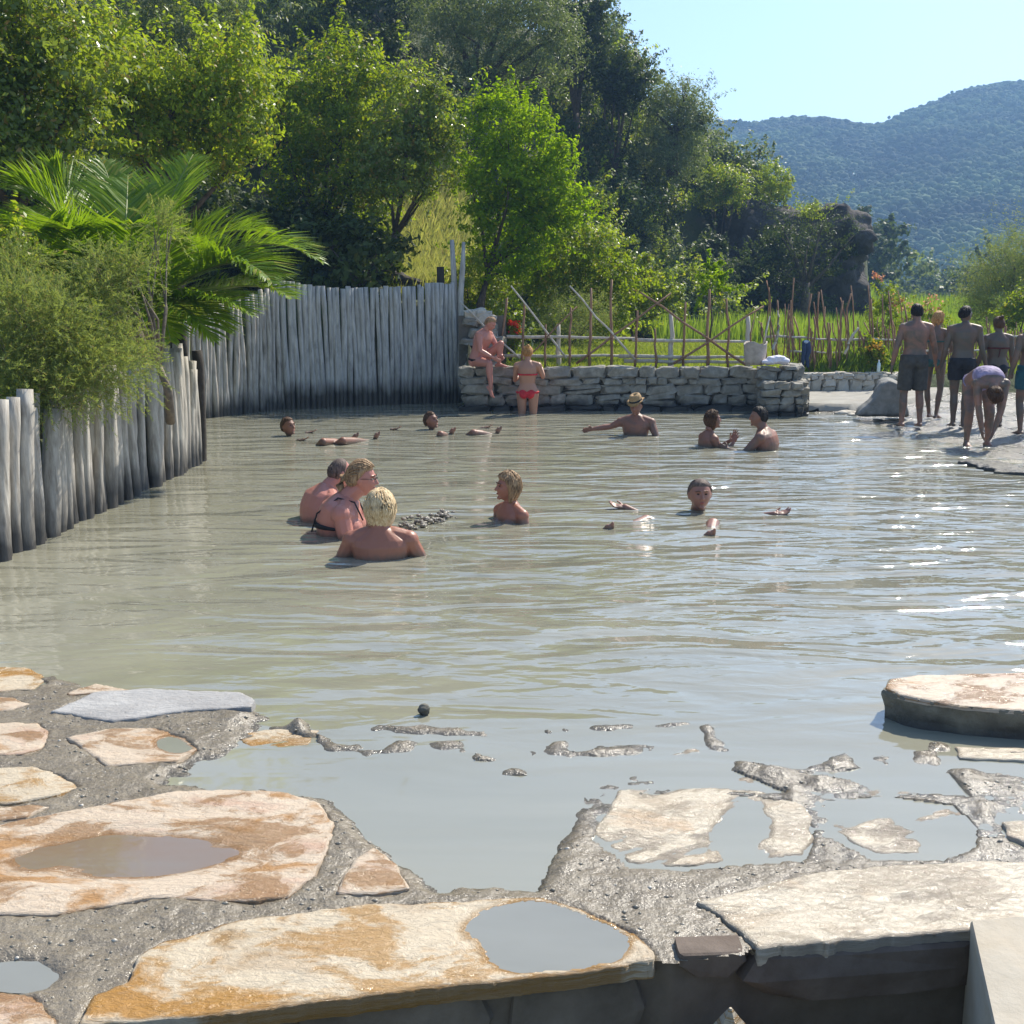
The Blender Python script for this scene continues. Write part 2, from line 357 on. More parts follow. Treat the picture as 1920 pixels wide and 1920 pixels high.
def set_wet(o, w):
    at = o.data.attributes.new('wet', 'FLOAT', 'POINT'); at.data.foreach_set('value', np.clip(w, 0, 1).astype(np.float32))
def patch(name, poly, step, zf, mat, kind='structure', parent=None, margin=0.0, smooth=True):
    """a draped sheet over a world polygon"""
    p = np.array(poly); x0, y0 = p.min(0) - step - margin; x1, y1 = p.max(0) + step + margin
    X, Y = np.meshgrid(np.arange(x0, x1, step), np.arange(y0, y1, step)); s = sdf(poly, X, Y) + margin
    k = (s > 0); kk = k[:-1, :-1] | k[1:, :-1] | k[:-1, 1:] | k[1:, 1:]
    Z = zf(X, Y, s); V = np.stack([X, Y, Z], -1).reshape(-1, 3); q = gridfaces(*X.shape, keep=kk)
    u, inv = np.unique(q, return_inverse=True)
    o = put(name, mesh(name, V[u], inv.reshape(-1, 4), smooth), mat, parent)
    if kind: o['kind'] = kind
    return o
# gravel and mud shore on the right, sloping into the pool
shore_poly = SHORE + [(12, 12.5), (16, 22.4), g2(1500, 726)]
patch('shore', shore_poly, .07, lambda X, Y, s: .004 + .05 * sstep(.3, 2.2, s) + .028 * fbm(X * 1.7, Y * 2.6, 4) + .016 * fbm(X * 8, Y * 11, 6) - .1 * (1 - sstep(-.25, .2, s)), M['shore'], margin=.25)
wpoly = [(-3.9, 2.9), (-6, 8), (-6, 19.5), (-1, 21.6), (-.7, 19.4), (5.2, 19.4), (9.5, 17), (9.5, 2.9)]
V = [(x, y, 0) for x, y in [(-6, 3.02), (9, 3.02), (9, 21.6), (-6, 21.6)]]
put('pool_water', mesh('pool_water', V, [(0, 1, 2, 3)]), M['water'])['kind'] = 'structure'

# ------------------------------------------------------------ terrace of flagstones in mortar
Z0 = .03
FRONT = [(-420, 1992), (145, 1921), (700, 1860), (1000, 1828), (1226, 1800), (1262, 1806), (1300, 1796), (1396, 1786), (1404, 1778), (1560, 1762), (1830, 1744), (2320, 1704)]
FW = [g2(a, b, Z0) for a, b in FRONT]
STONES = [  # name of look, outline in the photograph, level, relief, material, wet-dish (cx, cy, rx, ry, depth)
 ([(-90, 1560), (30, 1538), (200, 1506), (330, 1482), (450, 1478), (540, 1484), (600, 1505), (626, 1545), (610, 1600), (590, 1640), (540, 1680), (480, 1690), (400, 1686), (300, 1680), (200, 1697), (100, 1712), (-90, 1712)], .029, .006, 0, (215, 1600, 300, 62, .014)),
 ([(145, 1921), (170, 1870), (240, 1840), (262, 1790), (300, 1765), (350, 1752), (450, 1722), (560, 1710), (690, 1695), (830, 1691), (960, 1681), (1020, 1680), (1100, 1705), (1190, 1745), (1228, 1790), (1226, 1800), (1000, 1830), (850, 1845), (700, 1862), (560, 1880), (400, 1902), (260, 1916)], .033, .007, 1, (1045, 1752, 190, 75, .013)),
 ([(700, 1588), (737, 1612), (770, 1664), (700, 1676), (628, 1672), (645, 1640), (668, 1604)], .036, .005, 0, None),
 ([(95, 1332), (180, 1298), (270, 1290), (450, 1297), (480, 1312), (470, 1326), (350, 1330), (210, 1351)], .034, .007, 2, None),
 ([(123, 1298), (180, 1280), (245, 1293), (130, 1302)], .03, .004, 0, None),
 ([(123, 1382), (200, 1366), (290, 1363), (345, 1378), (372, 1400), (330, 1425), (200, 1434), (165, 1410)], .026, .005, 0, (330, 1392, 50, 22, .013)),
 ([(-90, 1352), (70, 1355), (90, 1370), (80, 1402), (40, 1414), (-90, 1414)], .03, .005, 0, None),
 ([(-90, 1300), (20, 1306), (54, 1318), (20, 1330), (-90, 1336)], .03, .004, 0, None),
 ([(-90, 1250), (50, 1251), (92, 1272), (60, 1292), (-90, 1300)], .006, .010, 1, None),
 ([(-90, 1438), (60, 1436), (110, 1449), (152, 1470), (110, 1490), (40, 1503), (-90, 1512)], .03, .006, 1, (125, 1462, 60, 20, .01)),
 ([(-90, 1520), (60, 1506), (92, 1510), (50, 1530), (-90, 1552)], .032, .004, 0, None),
 ([(-120, 1850), (60, 1866), (106, 1910), (100, 1924), (-120, 1950)], .03, .006, 0, None),
 ([(1160, 1480), (1240, 1474), (1400, 1478), (1480, 1490), (1520, 1530), (1527, 1570), (1510, 1602), (1400, 1612), (1280, 1624), (1180, 1616), (1150, 1590), (1108, 1560), (1140, 1520)], .004, .013, 3, (1390, 1560, 60, 75, .010)),
 ([(1545, 1488), (1660, 1478), (1790, 1496), (1832, 1540), (1832, 1578), (1760, 1602), (1640, 1602), (1560, 1560)], -.002, .012, 3, None),
 ([(1310, 1690), (1420, 1662), (1520, 1638), (1640, 1620), (1800, 1613), (2060, 1618), (2060, 1722), (1830, 1744), (1700, 1751), (1560, 1764), (1420, 1778), (1390, 1748), (1350, 1716)], .033, .008, 3, None),
 ([(1790, 1398), (1960, 1404), (2060, 1410), (2060, 1436), (1900, 1424), (1800, 1420)], .010, .007, 3, None),
 ([(1880, 1540), (1960, 1530), (2060, 1530), (2060, 1590), (1940, 1585), (1890, 1565)], .016, .008, 3, None),
 ([(440, 1376), (520, 1366), (600, 1368), (580, 1398), (470, 1406)], .003, .006, 1, None),
 ([(640, 1480), (760, 1440), (1080, 1440), (1080, 1480), (1050, 1560), (1005, 1655), (860, 1652), (770, 1590)], -.013, .011, 1, None),
 ([(1180, 1410), (1300, 1402), (1420, 1450), (1480, 1475), (1240, 1466)], -.004, .010, 3, None),
 ([(900, 1356), (1010, 1350), (1040, 1380), (940, 1386)], -.006, .009, 1, None),
 ([(1560, 1440), (1640, 1420), (1780, 1436), (1820, 1480), (1640, 1470)], -.002, .010, 3, None),
]
X, Y = np.meshgrid(np.arange(-3.75, 3.9, .0115), np.arange(2.25, 5.65, .0115))
def project(X, Y, z=Z0):
    d = Y * cos(PITCH) - (z - CAMZ) * sin(PITCH); v = Y * sin(PITCH) + (z - CAMZ) * cos(PITCH)
    return 960 + F * X / d, 960 - F * v / d
Q, R_ = project(X, Y)
wob = 26 * fbm(X * 3.2, Y * 4, 21) + 12 * fbm(X * 13, Y * 13, 22)
dry = [(-900, 1240), (100, 1262), (200, 1284), (470, 1300), (510, 1340), (385, 1425), (300, 1462), (440, 1470), (610, 1484), (690, 1560), (820, 1650), (1005, 1662), (1060, 1560), (1095, 1475), (1180, 1458), (1500, 1474), (1640, 1480), (1850, 1470), (2700, 1400), (2700, 2300), (-900, 2300)]
s = sdf(dry, Q, R_ + wob)
H = -.016 + .040 * sstep(-26, 34, s)
wetz = sstep(1060, 1140, Q) * sstep(1400, 1450, R_) * (1 - sstep(1600, 1650, R_)); H = H * (1 - wetz) + wetz * (.001 + .007 * fbm(X * 6, Y * 9, 55) + .006 * (R_ > 1560))
H = np.where(R_ < 1345, np.minimum(H, -.016 + .04 * sstep(-14, 22, s) - .004 * np.clip(1345 - R_, 0, 60) * (1 - sstep(-10, 5, s))), H)
for line, wd, hh in [([(560, 1360), (620, 1384), (700, 1388), (865, 1388)], 10, .030), ([(700, 1352), (800, 1350), (900, 1362), (940, 1366)], 7, .024), ([(1000, 1342), (1040, 1372), (1060, 1378)], 7, .026),
                     ([(1000, 1394), (1100, 1388), (1240, 1396)], 10, .028), ([(1320, 1340), (1335, 1385), (1400, 1434), (1470, 1446), (1560, 1430)], 11, .027), ([(895, 1412), (990, 1432)], 7, .026),
                     ([(1590, 1405), (1700, 1396), (1800, 1402), (1990, 1412)], 12, .028), ([(1060, 1345), (1180, 1350), (1290, 1342)], 8, .024), ([(1490, 1480), (1540, 1452), (1560, 1430), (1640, 1440)], 10, .024),
                     ([(1810, 1440), (1850, 1500)], 14, .028), ([(420, 1345), (560, 1360)], 9, .026), ([(1080, 1300), (1180, 1318), (1240, 1330)], 5, .02), ([(880, 1440), (1090, 1452)], 6, .012)]:
    dl = sdline(line, Q, (R_ + wob * .6)); H = H + (hh * .8) * np.exp(-(dl / wd / 1.5) ** 2) * np.clip(2.1 * vn(X * 11, Y * 11, 4) - .25, 0, 1.3)
H = H + .010 * fbm(X * 5, Y * 12, 41, 5) * (R_ > 1320) * (s < 0)
H = H + (.007 * fbm(X * 7, Y * 7, 1) + .006 * fbm(X * 26, Y * 26, 2, 3)) * (.45 + .55 * sstep(-30, 20, s))
H -= .028 * sstep(1250, 1225, R_) + .034 * np.exp(-(((Q - 30) / 80) ** 2 + ((R_ - 1818) / 32) ** 2) ** 2)   # water pocket bottom left
for poly, lv, rl, mi, dish in STONES:
    H = np.where(sdf(poly, Q, R_) > 1.0, np.minimum(H, lv - .03), H)
keep = sdf(FW + [(4.2, 6), (-4.2, 6)], X, Y) > -.004
kk = keep[:-1, :-1] & keep[1:, :-1] & keep[:-1, 1:] & keep[1:, 1:] & (R_[:-1, :-1] > 1150)
q = gridfaces(*X.shape, keep=kk); u, inv = np.unique(q, return_inverse=True)
terrace = put('terrace', mesh('terrace', np.stack([X, Y, H], -1).reshape(-1, 3)[u], inv.reshape(-1, 4), True), M['mortar']); terrace['kind'] = 'structure'
set_wet(terrace, (1 - sstep(.001, .012, H + .003 * fbm(X * 20, Y * 20, 61))).ravel()[u])
def flagstone(poly, level, relief, mat, dish=None, step=.009, drop=.05, parent=None, seed=0, name='flagstone', jag=.010, zt=None, pud=None):
    wp = [g2(a, b, level if zt is None else zt) for a, b in poly]; p = np.array(wp); a, b = p.min(0) - .04, p.max(0) + .04
    X, Y = np.meshgrid(np.arange(a[0], b[0], step), np.arange(a[1], b[1], step))
    s = sdf(wp, X, Y) + jag * fbm(X * 22, Y * 22, seed + 31) + jag * .12 * fbm(X * 70, Y * 70, seed + 32, 2)
    ca, sa = cos(.5), sin(.5); U, W_ = X * ca + Y * sa, -X * sa + Y * ca
    n = fbm(U * 3.0, W_ * 8, seed, 5); ter = np.round((n + .15 * fbm(X * 20, Y * 20, seed + 5)) * 4) / 4      # split cleavage layers
    Z = level + relief * (.55 * n + .45 * ter)
    if dish:
        q, r = project(X, Y, level); Z -= dish[4] * np.clip(1.15 - ((q - dish[0]) / dish[2]) ** 2 - ((r - dish[1]) / dish[3]) ** 2, 0, 1)
    zp = None
    if pud is not None:
        zp = pud; Z = np.where(s < .022, np.maximum(Z, zp + .0015 + .002 * fbm(X * 40, Y * 40, 3)), Z)
    Z -= .004 * (1 - sstep(0, .012, s)); Zt = Z.copy(); st = s.copy()
    gy, gx = np.gradient(s, step); gn = gx * gx + gy * gy + .05; b_ = .55 * step     # the outline passes through the rim vertices
    rim = np.abs(st) < b_; out_ = st <= -b_; tgt = np.where(out_, -.003, 0.0); mv = (rim | out_) * (tgt - st) / gn
    mv = np.clip(mv, -2 * step, 2 * step); X = X + gx * mv; Y = Y + gy * mv
    Z = np.where(out_, level - drop, Z)
    k = st > -step * .55; kk = k[:-1, :-1] | k[1:, :-1] | k[:-1, 1:] | k[1:, 1:]
    q = gridfaces(*X.shape, keep=kk); u, inv = np.unique(q, return_inverse=True)
    o = put(name, mesh(name, np.stack([X, Y, Z], -1).reshape(-1, 3)[u], inv.reshape(-1, 4), True), mat, parent)
    lv_w = zp if zp is not None else 0.0; set_wet(o, (1 - sstep(.0, .0032, Zt - lv_w + .002 * fbm(X * 16, Y * 16, 62))).ravel()[u] if name == 'flagstone' else np.zeros(len(u)))
    if zp is not None:
        w_ = (Zt < zp) & (st > .010); ww = w_[:-1, :-1] | w_[1:, :-1] | w_[:-1, 1:] | w_[1:, 1:]; q = gridfaces(*X.shape, keep=ww)
        if len(q):
            u, inv = np.unique(q, return_inverse=True); put('puddle', mesh('puddle', np.stack([X, Y, X * 0 + zp], -1).reshape(-1, 3)[u], inv.reshape(-1, 4), True), M['puddle_brown' if pud == .0185 else 'puddle'], o)
    return o
PUD = {0: .0185, 1: .0275, 5: .0165, 14: .0275}
for i, (poly, lv, rl, mi, dish) in enumerate(STONES):
    o = flagstone(poly, lv, rl, M['flag'][mi], dish, .008 if min(b for a, b in poly) > 1450 else .011, parent=terrace, seed=i * 13, pud=PUD.get(i))
def puddle(pts, z):
    me = mesh('puddle', [tuple(G(a, b, z)) for a, b in pts], [tuple(range(len(pts)))])
    o = put('puddle', me, M['puddle']); o['kind'] = 'structure'
puddle([(-90, 1770), (60, 1764), (150, 1780), (170, 1822), (120, 1866), (20, 1862), (-90, 1848)], .008)
# retaining face under the front edge, facing stones in it
nseg = 160; fx = np.array(FW); cum = np.concatenate([[0], np.cumsum(np.hypot(*np.diff(fx, axis=0).T))])
sv = np.linspace(0, cum[-1], nseg); fX = np.interp(sv, cum, fx[:, 0]); fY = np.interp(sv, cum, fx[:, 1]) + .035
zs = np.linspace(-.7, .012, 26); SX, SZ = np.meshgrid(fX, zs); SY = np.tile(fY, (26, 1)) + .018 * fbm(SX * 6, SZ * 9, 8)
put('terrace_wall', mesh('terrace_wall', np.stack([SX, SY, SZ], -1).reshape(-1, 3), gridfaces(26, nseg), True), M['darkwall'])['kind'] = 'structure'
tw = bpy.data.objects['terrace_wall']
def facing(poly, mat, t=.05):
    """irregular block set in the retaining face; outline given in the photograph on the plane of the face"""
    P3 = []
    for a, b in poly:
        yf = np.interp(G(a, 1790, Z0)[0], fX, fY) + .01; P3.append(P(a, b, yf))
    P3 = np.array(P3); c = P3.mean(0); n = len(P3); mb = MB()
    rings = [P3 + [0, .05, 0], P3 + [0, -.01, 0], c + (P3 - c) * .97 + [0, -t * .8, 0], c + (P3 - c) * .86 + [0, -t, 0]]
    mb.rings(rings); return mb.build('facing_stone', mat, tw, False)
facing([(1270, 1776), (1390, 1772), (1398, 1790), (1365, 1822), (1300, 1822), (1268, 1800)], M['brownstone'], .035)
facing([(1412, 1772), (1560, 1764), (1824, 1746), (1832, 1790), (1810, 1830), (1700, 1845), (1560, 1858), (1500, 1860), (1420, 1845), (1380, 1822)], M['brownstone'], .055)
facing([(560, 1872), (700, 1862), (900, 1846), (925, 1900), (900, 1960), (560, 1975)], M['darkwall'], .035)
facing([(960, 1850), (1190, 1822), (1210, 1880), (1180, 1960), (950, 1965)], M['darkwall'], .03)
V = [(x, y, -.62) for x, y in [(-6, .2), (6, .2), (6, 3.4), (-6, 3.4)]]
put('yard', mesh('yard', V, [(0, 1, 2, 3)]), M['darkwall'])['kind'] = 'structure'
# pale concrete slab bottom right
ct = [G(1820, 1724, .06), G(2330, 1684, .06), G(2400, 2300, .06), G(1925, 2200, .06)]
mb = MB(); c4 = np.array(ct); cc = c4.mean(0)
mb.rings([c4 - [0, 0, .66], c4 - [0, 0, .012], c4 + (cc - c4) * .012]); o = mb.build('concrete_slab', M['concrete'], None, False)
tag(o, 'pale concrete slab at the lower right corner against the terrace edge', 'slab')
mb = MB(); tp = P(1370, 1890, 2.55); mb.tube([tp + [.02, .03, -.3], tp + [.01, .01, -.1], tp + [0, 0, -.03], tp], [.16, .07, .025, .004], 5)
tag(mb.build('pointed_stone', M['flag'][1], None, False), 'small pointed stone catching the sun below the terrace edge', 'stone')
# raised rock ledge on the right
LED = [(1660, 1292), (1668, 1272), (1722, 1264), (1850, 1261), (2080, 1261), (2080, 1340), (1900, 1330), (1800, 1322), (1740, 1314), (1700, 1306)]
ledge = empty('rock_ledge', G(1880, 1300, 0), 0, 'flat pale topped rock slab standing out of the water at the right edge', 'rock')
bl = Vector(ledge.location)
wl = np.array([G(a, b, .13) for a, b in LED]); cen = wl.mean(0)
mb = MB(); wl2 = []
for i in range(len(wl)):
    for k in range(14):
        f = k / 14; pnt = wl[i] * (1 - f) + wl[(i + 1) % len(wl)] * f; pnt = pnt + np.array([*(fbm(np.array([pnt[0] * 5, pnt[1] * 5]), np.array([1., 2.])) * .03), 0]); wl2.append(pnt)
wl2 = np.array(wl2); nz = fbm(wl2[:, 0] * 4, wl2[:, 1] * 7, 4)[:, None]
lay = []
for zz, sc in ((-.12, .97), (-.03, .98), (.0, .965), (.03, .955), (.055, .97), (.08, .985), (.105, 1.0), (.118, 1.0), (.126, .985)):
    r = cen + (wl2 - cen) * (sc + .035 * fbm(wl2[:, 0] * 7 + zz * 22, wl2[:, 1] * 7 + zz * 9, 6)[:, None] + .014 * fbm(wl2[:, 0] * 24 + zz * 60, wl2[:, 1] * 24, 7)[:, None]); r[:, 2] = zz; lay.append(r)
mb.rings(lay); o = mb.build('base_rock', M['ledge'], ledge, False); o.matrix_parent_inverse = Matrix.Translation(-bl)
o = flagstone(LED, .131, .010, M['flag'][0], None, .012, .02, ledge, 77, 'top_slab', zt=.13); o.matrix_parent_inverse = Matrix.Translation(-bl)

# loose grit and pebbles lying on the mortar
pr_ = np.random.default_rng(31); ii = np.where((H > .004).ravel() & keep.ravel() & (R_.ravel() > 1290))[0]; ii = pr_.choice(ii, 3000)
ins = np.zeros(len(ii), bool); qx, qr = Q.ravel()[ii], R_.ravel()[ii]
for poly, lv, rl, mi, dish in STONES: ins |= sdf(poly, qx, qr) > -4
ii = ii[~ins]; n_ = len(ii); pc = np.stack([X.ravel()[ii], Y.ravel()[ii], H.ravel()[ii]], 1) + np.stack([pr_.uniform(-.006, .006, n_)] * 2 + [np.zeros(n_)], 1)
oc = np.array([(1, 0, 0), (-1, 0, 0), (0, 1, 0), (0, -1, 0), (0, 0, 1), (0, 0, -1)], float); of = np.array([(0, 2, 4), (2, 1, 4), (1, 3, 4), (3, 0, 4), (2, 0, 5), (1, 2, 5), (3, 1, 5), (0, 3, 5)])
sz_ = (.0022 + .0075 * pr_.uniform(0, 1, n_) ** 4)[:, None, None]; V = pc[:, None, :] + oc[None] * sz_ * pr_.uniform(.6, 1.4, (n_, 6, 3)) * [1.2, 1, .7]
o = put('grit', mesh('grit', V.reshape(-1, 3), (of[None] + 6 * np.arange(n_)[:, None, None]).reshape(-1, 3)), leafmat('grit_stone', (.10, .09, .07), (.42, .37, .29), (.55, .5, .42), 0.0, .35, .6, 40)); o['kind'] = 'stuff'

# ------------------------------------------------------------ helpers for small repeated shapes
def rough_stone(seed, n=10, m=6, pw=.40):
    r = np.random.default_rng(seed); mb = MB(); R = []
    for k in range(m):
        ph = -pi / 2 + pi * (k + .5) / m; ring = []
        for j in range(n):
            th = 2 * pi * j / n
            f = lambda v: np.sign(v) * abs(v) ** pw
            ring.append([f(cos(th)) * f(cos(ph)), f(sin(th)) * f(cos(ph)), f(sin(ph))])
        R.append(np.array(ring) * .5 * (1 + r.normal(0, .075, (n, 1))) + r.normal(0, .04, (n, 3)))
    mb.rings(R); return mesh('stone', np.concatenate(mb.V), mb.Fc, False)
STONE_ME = [rough_stone(k) for k in range(12)]
def stone_at(parent, c, size, rz, mat, tilt=0):
    me = STONE_ME[random.randrange(12)]
    key = (me.name, mat.name)
    if key not in stone_at.c:
        m2 = me.copy(); m2.materials.clear(); m2.materials.append(mat); stone_at.c[key] = m2
    o = bpy.data.objects.new('stone', stone_at.c[key]); COL.objects.link(o); o.parent = parent
    o.location = tuple(c); o.scale = size; o.rotation_euler = (random.uniform(-.05, .05), tilt, rz); return o
stone_at.c = {}
def stonewall(parent, x0, x1, y, z0, z1, depth, mat, course=(.10, .17), width=(.18, .48), dirv=(1, 0), cap=True):
    """dry stone courses along a line starting at (x0, y)"""
    d = np.array(dirv) / np.hypot(*dirv); L = x1 - x0; rz = math.atan2(d[1], d[0]); z = z0
    while z < z1 - .04:
        h = min(random.uniform(*course), z1 - z); 
        if z1 - z - h < .06: h = z1 - z
        s = -random.uniform(0, .1)
        while s < L:
            w_ = random.uniform(*width) * (1.15 if h > .14 else .9); w_ = min(w_, L - s + .05)
            if w_ < .08: break
            sub = 2 if (h > .13 and random.random() < .22) else 1
            for q in range(sub):
                hh = h / sub; c = np.array([x0, y]) + d * (s + w_ / 2); nrm = np.array([d[1], -d[0]])
                c2 = c + nrm * random.uniform(-.01, .035)
                stone_at(parent, (c2[0], c2[1], z + hh * (q + .5) + random.uniform(-.008, .008)), (w_ * 1.02, depth, hh * random.uniform(.98, 1.16)), rz, mat, random.uniform(-.13, .13))
            s += w_
        z += h

# ------------------------------------------------------------ palisades
def log_mesh(seed, h, r, lean=0.0):
    g = np.random.default_rng(seed); n = 8; zs = np.linspace(-.35, h, 9); pts = []; rad = []; ox = oy = 0; ph = g.uniform(0, 6)
    for z in zs:
        ox = .014 * sin(z * 2.2 + ph) * min(1, h) + lean * z + g.normal(0, .003); oy = .015 * sin(z * 3.1 + ph * 2); pts.append(np.array([ox, oy, z])); rad.append(r * (1.10 - .20 * (z / h) + g.normal(0, .05)))
    mb = MB(); mb.tube(pts, rad, n); me = mesh('log', np.concatenate(mb.V), mb.Fc, True)
    for p in me.polygons:
        if len(p.vertices) > 4: p.use_smooth = False
    return me
def palisade(root, a, b, hf, sp, mat, rr=(.045, .065), jit=.02, lean=(-.03, .03), hj=.04):
    a = np.array(a); b = np.array(b); L = np.hypot(*(b - a)); d = (b - a) / L; s = 0; k = 0
    while s < L:
        r = random.uniform(*rr); x, y = a + d * s + np.array([-d[1], d[0]]) * random.uniform(-jit, jit)
        me = log_mesh(random.randrange(9999), hf(s / L) * random.uniform(1 - hj, 1 + hj), r, random.uniform(*lean)); me.materials.append(mat)
        o = bpy.data.objects.new('log', me); COL.objects.link(o); o.parent = root; o.location = (x - root.location.x, y - root.location.y, 0)
        o.rotation_euler = (0, 0, math.atan2(d[1], d[0])); s += r * 2 * sp; k += 1
nearpal = empty('log_palisade', (A0[0], A0[1], 0), 0, 'low palisade of upright weathered logs with uneven stepped tops along the left bank', 'palisade')
palisade(nearpal, A0, A1, lambda t: np.interp(t, [0, .4, .55, .75, .9, 1], [1.02, 1.02, 1.10, 1.20, 1.24, 1.12]) + random.uniform(-.10, .10), 1.0, M['log'], (.040, .080), .04, (.0, .15))
palisade(nearpal, (A1[0] - .02, A1[1] + .14), (A1[0] - .34, A1[1] + .3), lambda t: 1.42 + random.uniform(-.12, .16), 1.0, M['stump'], (.05, .075), .03)
sidepal = empty('log_palisade', (B0[0], B0[1], 0), 0, 'tall palisade of thin pale poles, partly behind the palm fronds', 'palisade')
palisade(sidepal, B0, B1, lambda t: 1.50 + .66 * t + random.uniform(-.02, .02), .95, M['log'], (.032, .050), .02, (-.02, .08), .01)
backpal = empty('log_palisade', (B1[0], B1[1], 0), 0, 'tall shaded palisade of vertical logs facing the pool left of the stone wall', 'palisade')
palisade(backpal, (B1[0] + .06, B1[1]), (C1[0] - .08, C1[1]), lambda t: 2.17 - .10 * sin(pi * min(1, t * 1.1)) + random.uniform(-.02, .02), .90, M['log_back'], (.040, .060), .012, (-.008, .008), .008)
mb = MB(); b0 = np.array([C1[0], C1[1], 0])
fork = empty('forked_post', tuple(b0), 0, 'tall pale forked post at the right end of the shaded back palisade', 'post')
m1 = MB(); m1.tube([b0 * 0 + [0, 0, -.3], [-.02, 0, .6], [.0, 0, 1.3], [-.01, 0, 1.95], [.03, 0, 2.4], [.055, 0, 2.9]], [.085, .08, .06, .055, .05, .03], 9); m1.build('post_stem', M['log_back'], fork)
m1 = MB(); m1.tube([[-.11, .08, -.3], [-.12, .08, .9], [-.11, .06, 1.7], [-.13, .04, 2.3], [-.16, .04, 2.94]], [.07, .065, .06, .055, .04], 9); m1.build('post_branch', M['log_back'], fork)
mb = MB(); q = P(826, 535, 20.9); mb.tube([q + [0, 0, -2.2], q, q + [0, 0, .33]], [.07, .07, .07], 9); tag(mb.build('short_post', M['stump']), 'short dark round post rising behind the right end of the back palisade', 'post')

# ------------------------------------------------------------ stone walls round the pool
wall = empty('stone_wall', (2, WALLY, 0), 0, 'dry stone wall along the far side of the pool under the rustic fence', 'wall')
def rel(root, fn):
    before = set(COL.objects); fn()
    for o in set(COL.objects) - before:
        if o.parent == root: o.location = Vector(o.location) - Vector(root.location)
rel(wall, lambda: stonewall(wall, P(868, 700, WALLY)[0], P(1432, 700, WALLY)[0], WALLY, -.06, rowz(688, WALLY), .30, M['wallstone'], (.11, .20), (.18, .60)))
m1 = MB(); m1.box((-.0, .16, .31), (2.65, .14, .37)); o = m1.build('wall_core', M['wallcore'], wall, False)
pier = empty('stone_pier', (4.7, 18.6, 0), 0, 'stepped stone pier ending the far wall beside the platform', 'wall')
rel(pier, lambda: (stonewall(pier, P(1428, 700, 18.6)[0], P(1488, 700, 18.6)[0], 18.62, .1, rowz(686, 18.6), .34, M['wallstone'], (.13, .17), (.2, .4)),
                   stonewall(pier, P(1432, 740, 18.2)[0], P(1498, 740, 18.2)[0], 18.2, -.06, rowz(716, 18.2), .34, M['wallstone'], (.11, .15), (.2, .36)),
                   stonewall(pier, P(1498, 740, 18.2)[0], P(1498, 740, 18.2)[0] + 1.0, 18.25, -.06, rowz(716, 18.2), .30, M['wallstone'], (.11, .15), (.2, .36), (.25, 1)),
                   stonewall(pier, P(1488, 700, 18.6)[0], P(1488, 700, 18.6)[0] + .6, 18.65, .3, rowz(686, 18.6), .3, M['wallstone'], (.13, .17), (.2, .4), (.2, 1))))
m1 = MB(); m1.box((-.1, .12, .22), (.28, .3, .22)); m1.box((-.12, .45, .34), (.24, .3, .33)); m1.build('pier_core', M['wallcore'], pier, False)
low = empty('low_stone_wall', (6, 22.7, 0), 0, 'low wall of pale upright stones behind the platform on the right', 'wall')
xa = P(1488, 715, 21.9)[0]
rel(low, lambda: stonewall(low, xa, xa + 2.35, 21.9, .06, rowz(702, 22), .28, M['palestone'], (.27, .30), (.12, .26), (1, .16)))
rel(low, lambda: stonewall(low, xa - .05, xa + 2.4, 21.94, rowz(705, 22), rowz(699, 22), .34, M['palestone'], (.05, .06), (.3, .5), (1, .16)))
m1 = MB(); m1.box((xa + 1.15 - 6, 22.3 - 22.7, .17), (1.15, .08, .16), Rz(.16)); m1.build('wall_core', M['wallcore'], low, False)
o = patch('platform', [g2(1496, 756, .14), g2(1592, 757, .14), g2(1640, 752, .14), g2(1700, 748, .14), g2(1760, 735, .14), g2(1790, 722, .14), g2(1500, 724, .14)], .06, lambda X, Y, s: .14 + .012 * fbm(X * 2.5, Y * 6, 12) - .12 * (1 - sstep(-.02, .02, s)), M['slab'], margin=.03)
c = g2(1497, 757, .1); m1 = MB(); m1.box((c[0] + .55, c[1] + .9, .06), (.55, .85, .05)); m1.build('platform_edge', M['slab'], bpy.data.objects['platform'], False)
def remesh_obj(mb, name, mat, vox, parent=None, smooth=4, disp=None):
    o = mb.build(name, mat, parent)
    r = o.modifiers.new('remesh', 'REMESH'); r.mode = 'VOXEL'; r.voxel_size = vox; r.use_smooth_shade = True
    if smooth: s_ = o.modifiers.new('smooth', 'SMOOTH'); s_.factor = .5; s_.iterations = smooth
    if disp:
        tx = bpy.data.textures.new(name, 'CLOUDS'); tx.noise_scale = disp[1]; tx.noise_depth = 4
        d = o.modifiers.new('relief', 'DISPLACE'); d.texture = tx; d.strength = disp[0]; d.mid_level = .5; d.texture_coords = 'GLOBAL'
    return o
# wedge-shaped boulder at the water's edge
DB = 17.3; mb = MB(); out = [(1604, 781), (1612, 770), (1640, 744), (1652, 716), (1668, 710), (1684, 716), (1700, 745), (1706, 782)]
fr = np.array([P(a, b, DB) for a, b in out]); bk = fr + [.12, .5, 0]; c1 = fr.mean(0)
mb.rings([c1 + (fr - c1) * .9 + [0, -.05, 0], fr + [0, .03, 0], bk, bk.mean(0) + (bk - bk.mean(0)) * .8 + [0, .1, 0]])
tag(remesh_obj(mb, 'boulder', M['boulder'], .03, None, 3, (.07, .25)), 'grey wedge shaped boulder at the water edge left of the standing man', 'boulder')
mb = MB(); mb.ell(G(1588, 776, .0), (.22, .12, .06)); mb.ell(G(1600, 779, .0), (.1, .1, .05)); tag(remesh_obj(mb, 'wet_rock', M['palestone'], .02, None, 2, (.05, .08)), 'small pale wet rock in the water below the boulder', 'rock')
